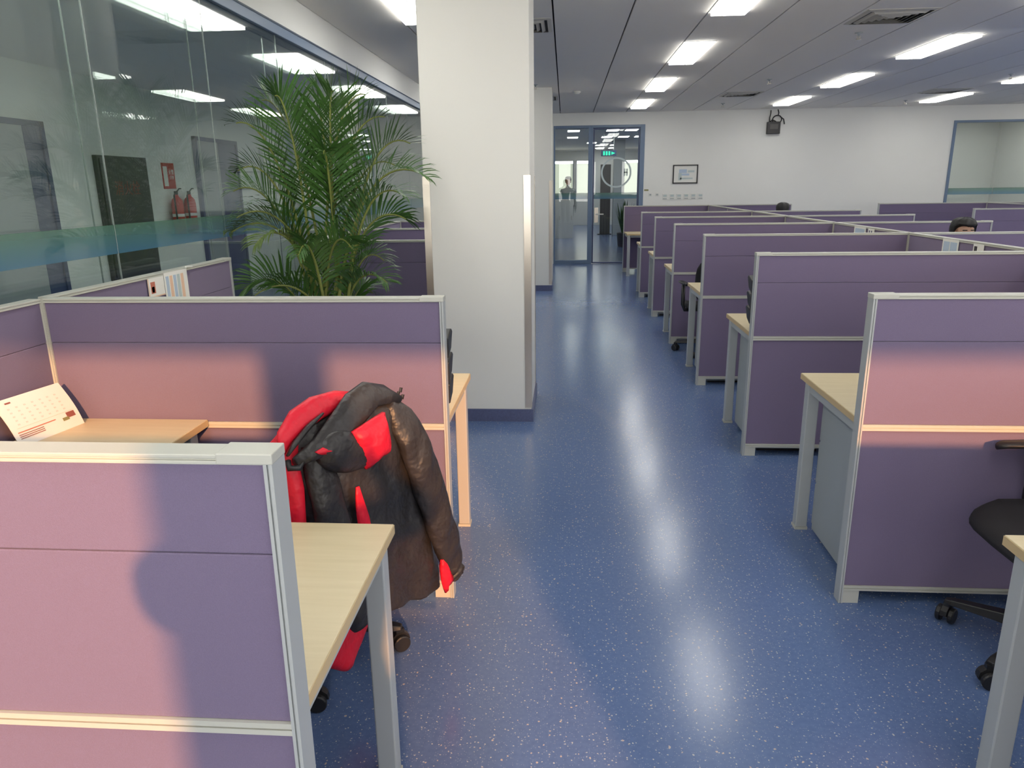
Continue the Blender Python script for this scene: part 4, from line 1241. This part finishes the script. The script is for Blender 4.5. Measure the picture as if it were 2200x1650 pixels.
def person(name, label, base, faceyaw, pose, body_m='skin', group=None):
    x, y, z = base
    t = thing(name, label, 'person', base, group)
    R = Matrix.Translation(base) @ Matrix.Rotation(faceyaw, 4, 'Z')
    def W(j):
        v = R @ Vector(j[:3])
        return (v.x, v.y, v.z, j[3])
    jn = [W(j) for j in pose['joints']]
    body = skin_mesh('body', jn, pose['links'], M[body_m], t)
    # clothing: slightly thicker skins over torso, arms and legs
    for nm, ids, grow, m in pose['clothes']:
        idx = {i: k for k, i in enumerate(ids)}
        js = [jn[i][:3] + (jn[i][3] + grow if not hasattr(jn[i][3], '__len__') else tuple(r + grow for r in jn[i][3]),) for i in ids]
        ls = [(idx[a], idx[b]) for a, b in pose['links'] if a in idx and b in idx]
        skin_mesh(nm, js, ls, M[m], t)
    hc = Vector(pose['head'])
    c = R @ hc
    place, hd = head_parts(t, c, faceyaw)
    place(hd, 'face', 'skin')
    nose = MB().loft([[(-.006, -.088, .015), (.006, -.088, .015), (0, -.096, .015)], [(-.013, -.092, -.03), (.013, -.092, -.03), (0, -.118, -.03)], [(-.012, -.088, -.04), (.012, -.088, -.04), (0, -.105, -.042)]])
    place(nose, 'nose', 'skin')
    for s_ in (-1, 1):
        e = MB().lathe([(.004, -.009), (.011, -.005), (.012, 0), (.011, .005), (.004, .009)], (s_ * .032, -.082, .012), 10)
        place(e, 'eye', 'white')
        place(B(s_ * .032 - .005, s_ * .032 + .005, -.096, -.090, .007, .017), 'pupil', 'black', False)
        ear = MB().loft([[(s_ * .072, -.012 + .016 * math.cos(a), .0 + .030 * math.sin(a)) for a in [2 * PI * k / 10 for k in range(10)]], [(s_ * .088, -.004 + .020 * math.cos(a), .002 + .034 * math.sin(a)) for a in [2 * PI * k / 10 for k in range(10)]]])
        place(ear, 'ear', 'skin')
        place(B(s_ * .032 - .018, s_ * .032 + .018, -.093, -.086, .032, .039), 'eyebrow', 'hair', False)
    place(B(-.022, .022, -.094, -.084, -.068, -.058), 'mouth', 'fade', False)
    # hair cap
    rings = []
    for (z, sc) in ((-.05, 1.04), (-.01, 1.09), (.03, 1.12), (.065, 1.14), (.095, 1.14), (.118, 1.0), (.133, .62), (.139, .2)):
        ring = []
        for k in range(28):
            a = 2 * PI * k / 28
            rx, ry = .086 * sc, .106 * sc
            if z > .09: rx *= .93; ry *= .93
            yy = ry * math.sin(a) + .008
            zz = z
            if math.sin(a) < -.25 and z < .075:      # open over the face
                zz = .072 + .006 * math.sin(5 * a)
            ring.append((rx * math.cos(a) + .003 * math.sin(9 * a + z * 40), yy + .003 * math.sin(11 * a), zz + .004 * math.sin(7 * a)))
        rings.append(ring)
    place(MB().loft(rings), 'hair', 'hair')
    return t

def sitting(head_z):
    """seated figure facing -Y, hips over the origin, hands on the lap/desk edge"""
    dz = head_z - 1.16
    j = [(0, .02, .56, (.15, .11)), (0, .03, .72 + dz * .4, (.14, .10)), (0, .02, .90 + dz * .8, (.155, .105)), (0, .01, 1.0 + dz, (.10, .08)), (0, -.0, 1.06 + dz, .052), (0, -.005, 1.10 + dz, .052)]
    l = [(0, 1), (1, 2), (2, 3), (3, 4), (4, 5)]
    for s_ in (-1, 1):
        k = len(j)
        j += [(s_ * .17, .015, .955 + dz, .055), (s_ * .22, -.02, .72 + dz * .5, .043), (s_ * .17, -.20, .60, .034), (s_ * .13, -.30, .60, .028)]
        l += [(2, k), (k, k + 1), (k + 1, k + 2), (k + 2, k + 3)]
        for f in range(4):
            q = len(j)
            bx = s_ * (.10 + .018 * f)
            j += [(bx, -.345, .603, .0095), (bx - s_ * .006, -.375 - .004 * (f in (1, 2)), .592, .008)]
            l += [(k + 3, q), (q, q + 1)]
        q = len(j)
        j += [(s_ * .09, -.315, .605, .010), (s_ * .075, -.34, .60, .009)]
        l += [(k + 3, q), (q, q + 1)]
        h = len(j)
        j += [(s_ * .10, -.02, .555, .082), (s_ * .12, -.38, .55, .062), (s_ * .12, -.40, .30, .048), (s_ * .12, -.40, .075, .036), (s_ * .12, -.52, .040, .034)]
        l += [(0, h), (h, h + 1), (h + 1, h + 2), (h + 2, h + 3), (h + 3, h + 4)]
    A = [i for i in range(len(j))]
    arms0, per = 6, 19
    top = [0, 1, 2, 3] + [6, 7, 8] + [25, 26, 27]
    leg = [0] + [21, 22, 23, 24] + [40, 41, 42, 43]
    return dict(joints=j, links=l, head=(0, -.01, head_z), clothes=[('shirt', top, .010, 'shirt'), ('trousers', leg, .012, 'trousers')])
sp_ = sitting(1.130)
person('person', 'black-haired person seated behind the partitions, forehead just showing', (3.41, 6.66, 0), 0, sp_)
person('person.001', 'black-haired person seated near the far wall, only hair showing', (3.39, 12.0, 0), PI, sitting(1.135))

# the photographer, whose shadow falls on the near partition
def standing():
    """standing figure facing +Y after a half turn: built facing -Y, both hands raised to the face"""
    j = [(0, 0, .98, (.15, .10)), (0, 0, 1.15, (.14, .095)), (0, .01, 1.33, (.165, .105)), (0, .01, 1.44, (.11, .08)), (0, 0, 1.51, .052), (0, 0, 1.55, .052)]
    l = [(0, 1), (1, 2), (2, 3), (3, 4), (4, 5)]
    for s_ in (-1, 1):
        k = len(j)
        j += [(s_ * .185, .01, 1.435, .070), (s_ * .265, -.09, 1.365, .084), (s_ * .15, -.175, 1.45, .038), (s_ * .085, -.185, 1.53, .028)]
        l += [(2, k), (k, k + 1), (k + 1, k + 2), (k + 2, k + 3)]
        for f in range(4):
            q = len(j)
            j += [(s_ * (.082 - .004 * f), -.20, 1.560 - .012 * f + .02, .009), (s_ * (.062 - .002 * f), -.225, 1.572 - .016 * f + .02, .008)]
            l += [(k + 3, q), (q, q + 1)]
        q = len(j)
        j += [(s_ * .065, -.175, 1.535, .010), (s_ * .045, -.185, 1.548, .009)]
        l += [(k + 3, q), (q, q + 1)]
        h = len(j)
        j += [(s_ * .095, 0, .90, .088), (s_ * .10, -.01, .50, .058), (s_ * .105, .01, .09, .040), (s_ * .11, -.13, .042, .036)]
        l += [(0, h), (h, h + 1), (h + 1, h + 2), (h + 2, h + 3)]
    top = [0, 1, 2, 3] + [6, 7, 8] + [24, 25, 26]
    leg = [0] + [20, 21, 22, 23][:3] + [38, 39, 40]
    return dict(joints=j, links=l, head=(0, -.01, 1.655), clothes=[('shirt', top, .014, 'shirt'), ('trousers', leg, .014, 'trousers')])
person('person.002', 'standing person in a dark shirt holding a compact camera by the windows', (.0, -.28, 0), PI, standing())
t = thing('compact_camera', 'small black compact camera held by the standing person', 'camera', (-.03, -.06, 1.55))
B(-.085, .025, -.075, -.05, 1.55, 1.615).build('camera_body', M['black'], t, bevel=.004)
MB().lathe([(.022, 0), (.022, .012), (.018, .014)], (0, 0, 0), 16).xform(Matrix.Translation((-.03, -.05, 1.582)) @ Matrix.Rotation(-PI / 2, 4, 'X')).build('lens', M['black'], t, True)

def upright():
    j = [(0, 0, .98, (.15, .10)), (0, 0, 1.15, (.14, .095)), (0, .01, 1.38, (.165, .105)), (0, .01, 1.48, (.11, .08)), (0, 0, 1.55, .052), (0, 0, 1.60, .052)]
    l = [(0, 1), (1, 2), (2, 3), (3, 4), (4, 5)]
    for s_ in (-1, 1):
        k = len(j)
        j += [(s_ * .19, .01, 1.43, .056), (s_ * .235, .01, 1.15, .044), (s_ * .24, -.04, .90, .033), (s_ * .235, -.05, .83, .030)]
        l += [(2, k), (k, k + 1), (k + 1, k + 2), (k + 2, k + 3)]
        for f in range(4):
            q = len(j)
            j += [(s_ * .238, -.080 + .020 * f, .775, .0095), (s_ * .230, -.080 + .020 * f, .735 - .006 * (f in (1, 2)), .008)]
            l += [(k + 3, q), (q, q + 1)]
        q = len(j)
        j += [(s_ * .225, -.085, .81, .010), (s_ * .215, -.105, .785, .009)]
        l += [(k + 3, q), (q, q + 1)]
        h = len(j)
        j += [(s_ * .095, 0, .90, .088), (s_ * .10, -.01, .50, .058), (s_ * .105, .01, .09, .040), (s_ * .11, -.13, .042, .036)]
        l += [(0, h), (h, h + 1), (h + 1, h + 2), (h + 2, h + 3)]
    top = [0, 1, 2, 3] + [6, 7, 8] + [24, 25, 26]
    leg = [0] + [20, 21, 22] + [38, 39, 40]
    return dict(joints=j, links=l, head=(0, -.01, 1.70), clothes=[('shirt', top, .014, 'greyshirt'), ('trousers', leg, .014, 'trousers')])
M['greyshirt'] = mat('grey_shirt', (.30, .33, .32), .85)
person('person.003', 'person in a grey top standing in the lobby behind the white cupboard', (.08, 23.75, 0), 0, upright(), 'greyshirt')
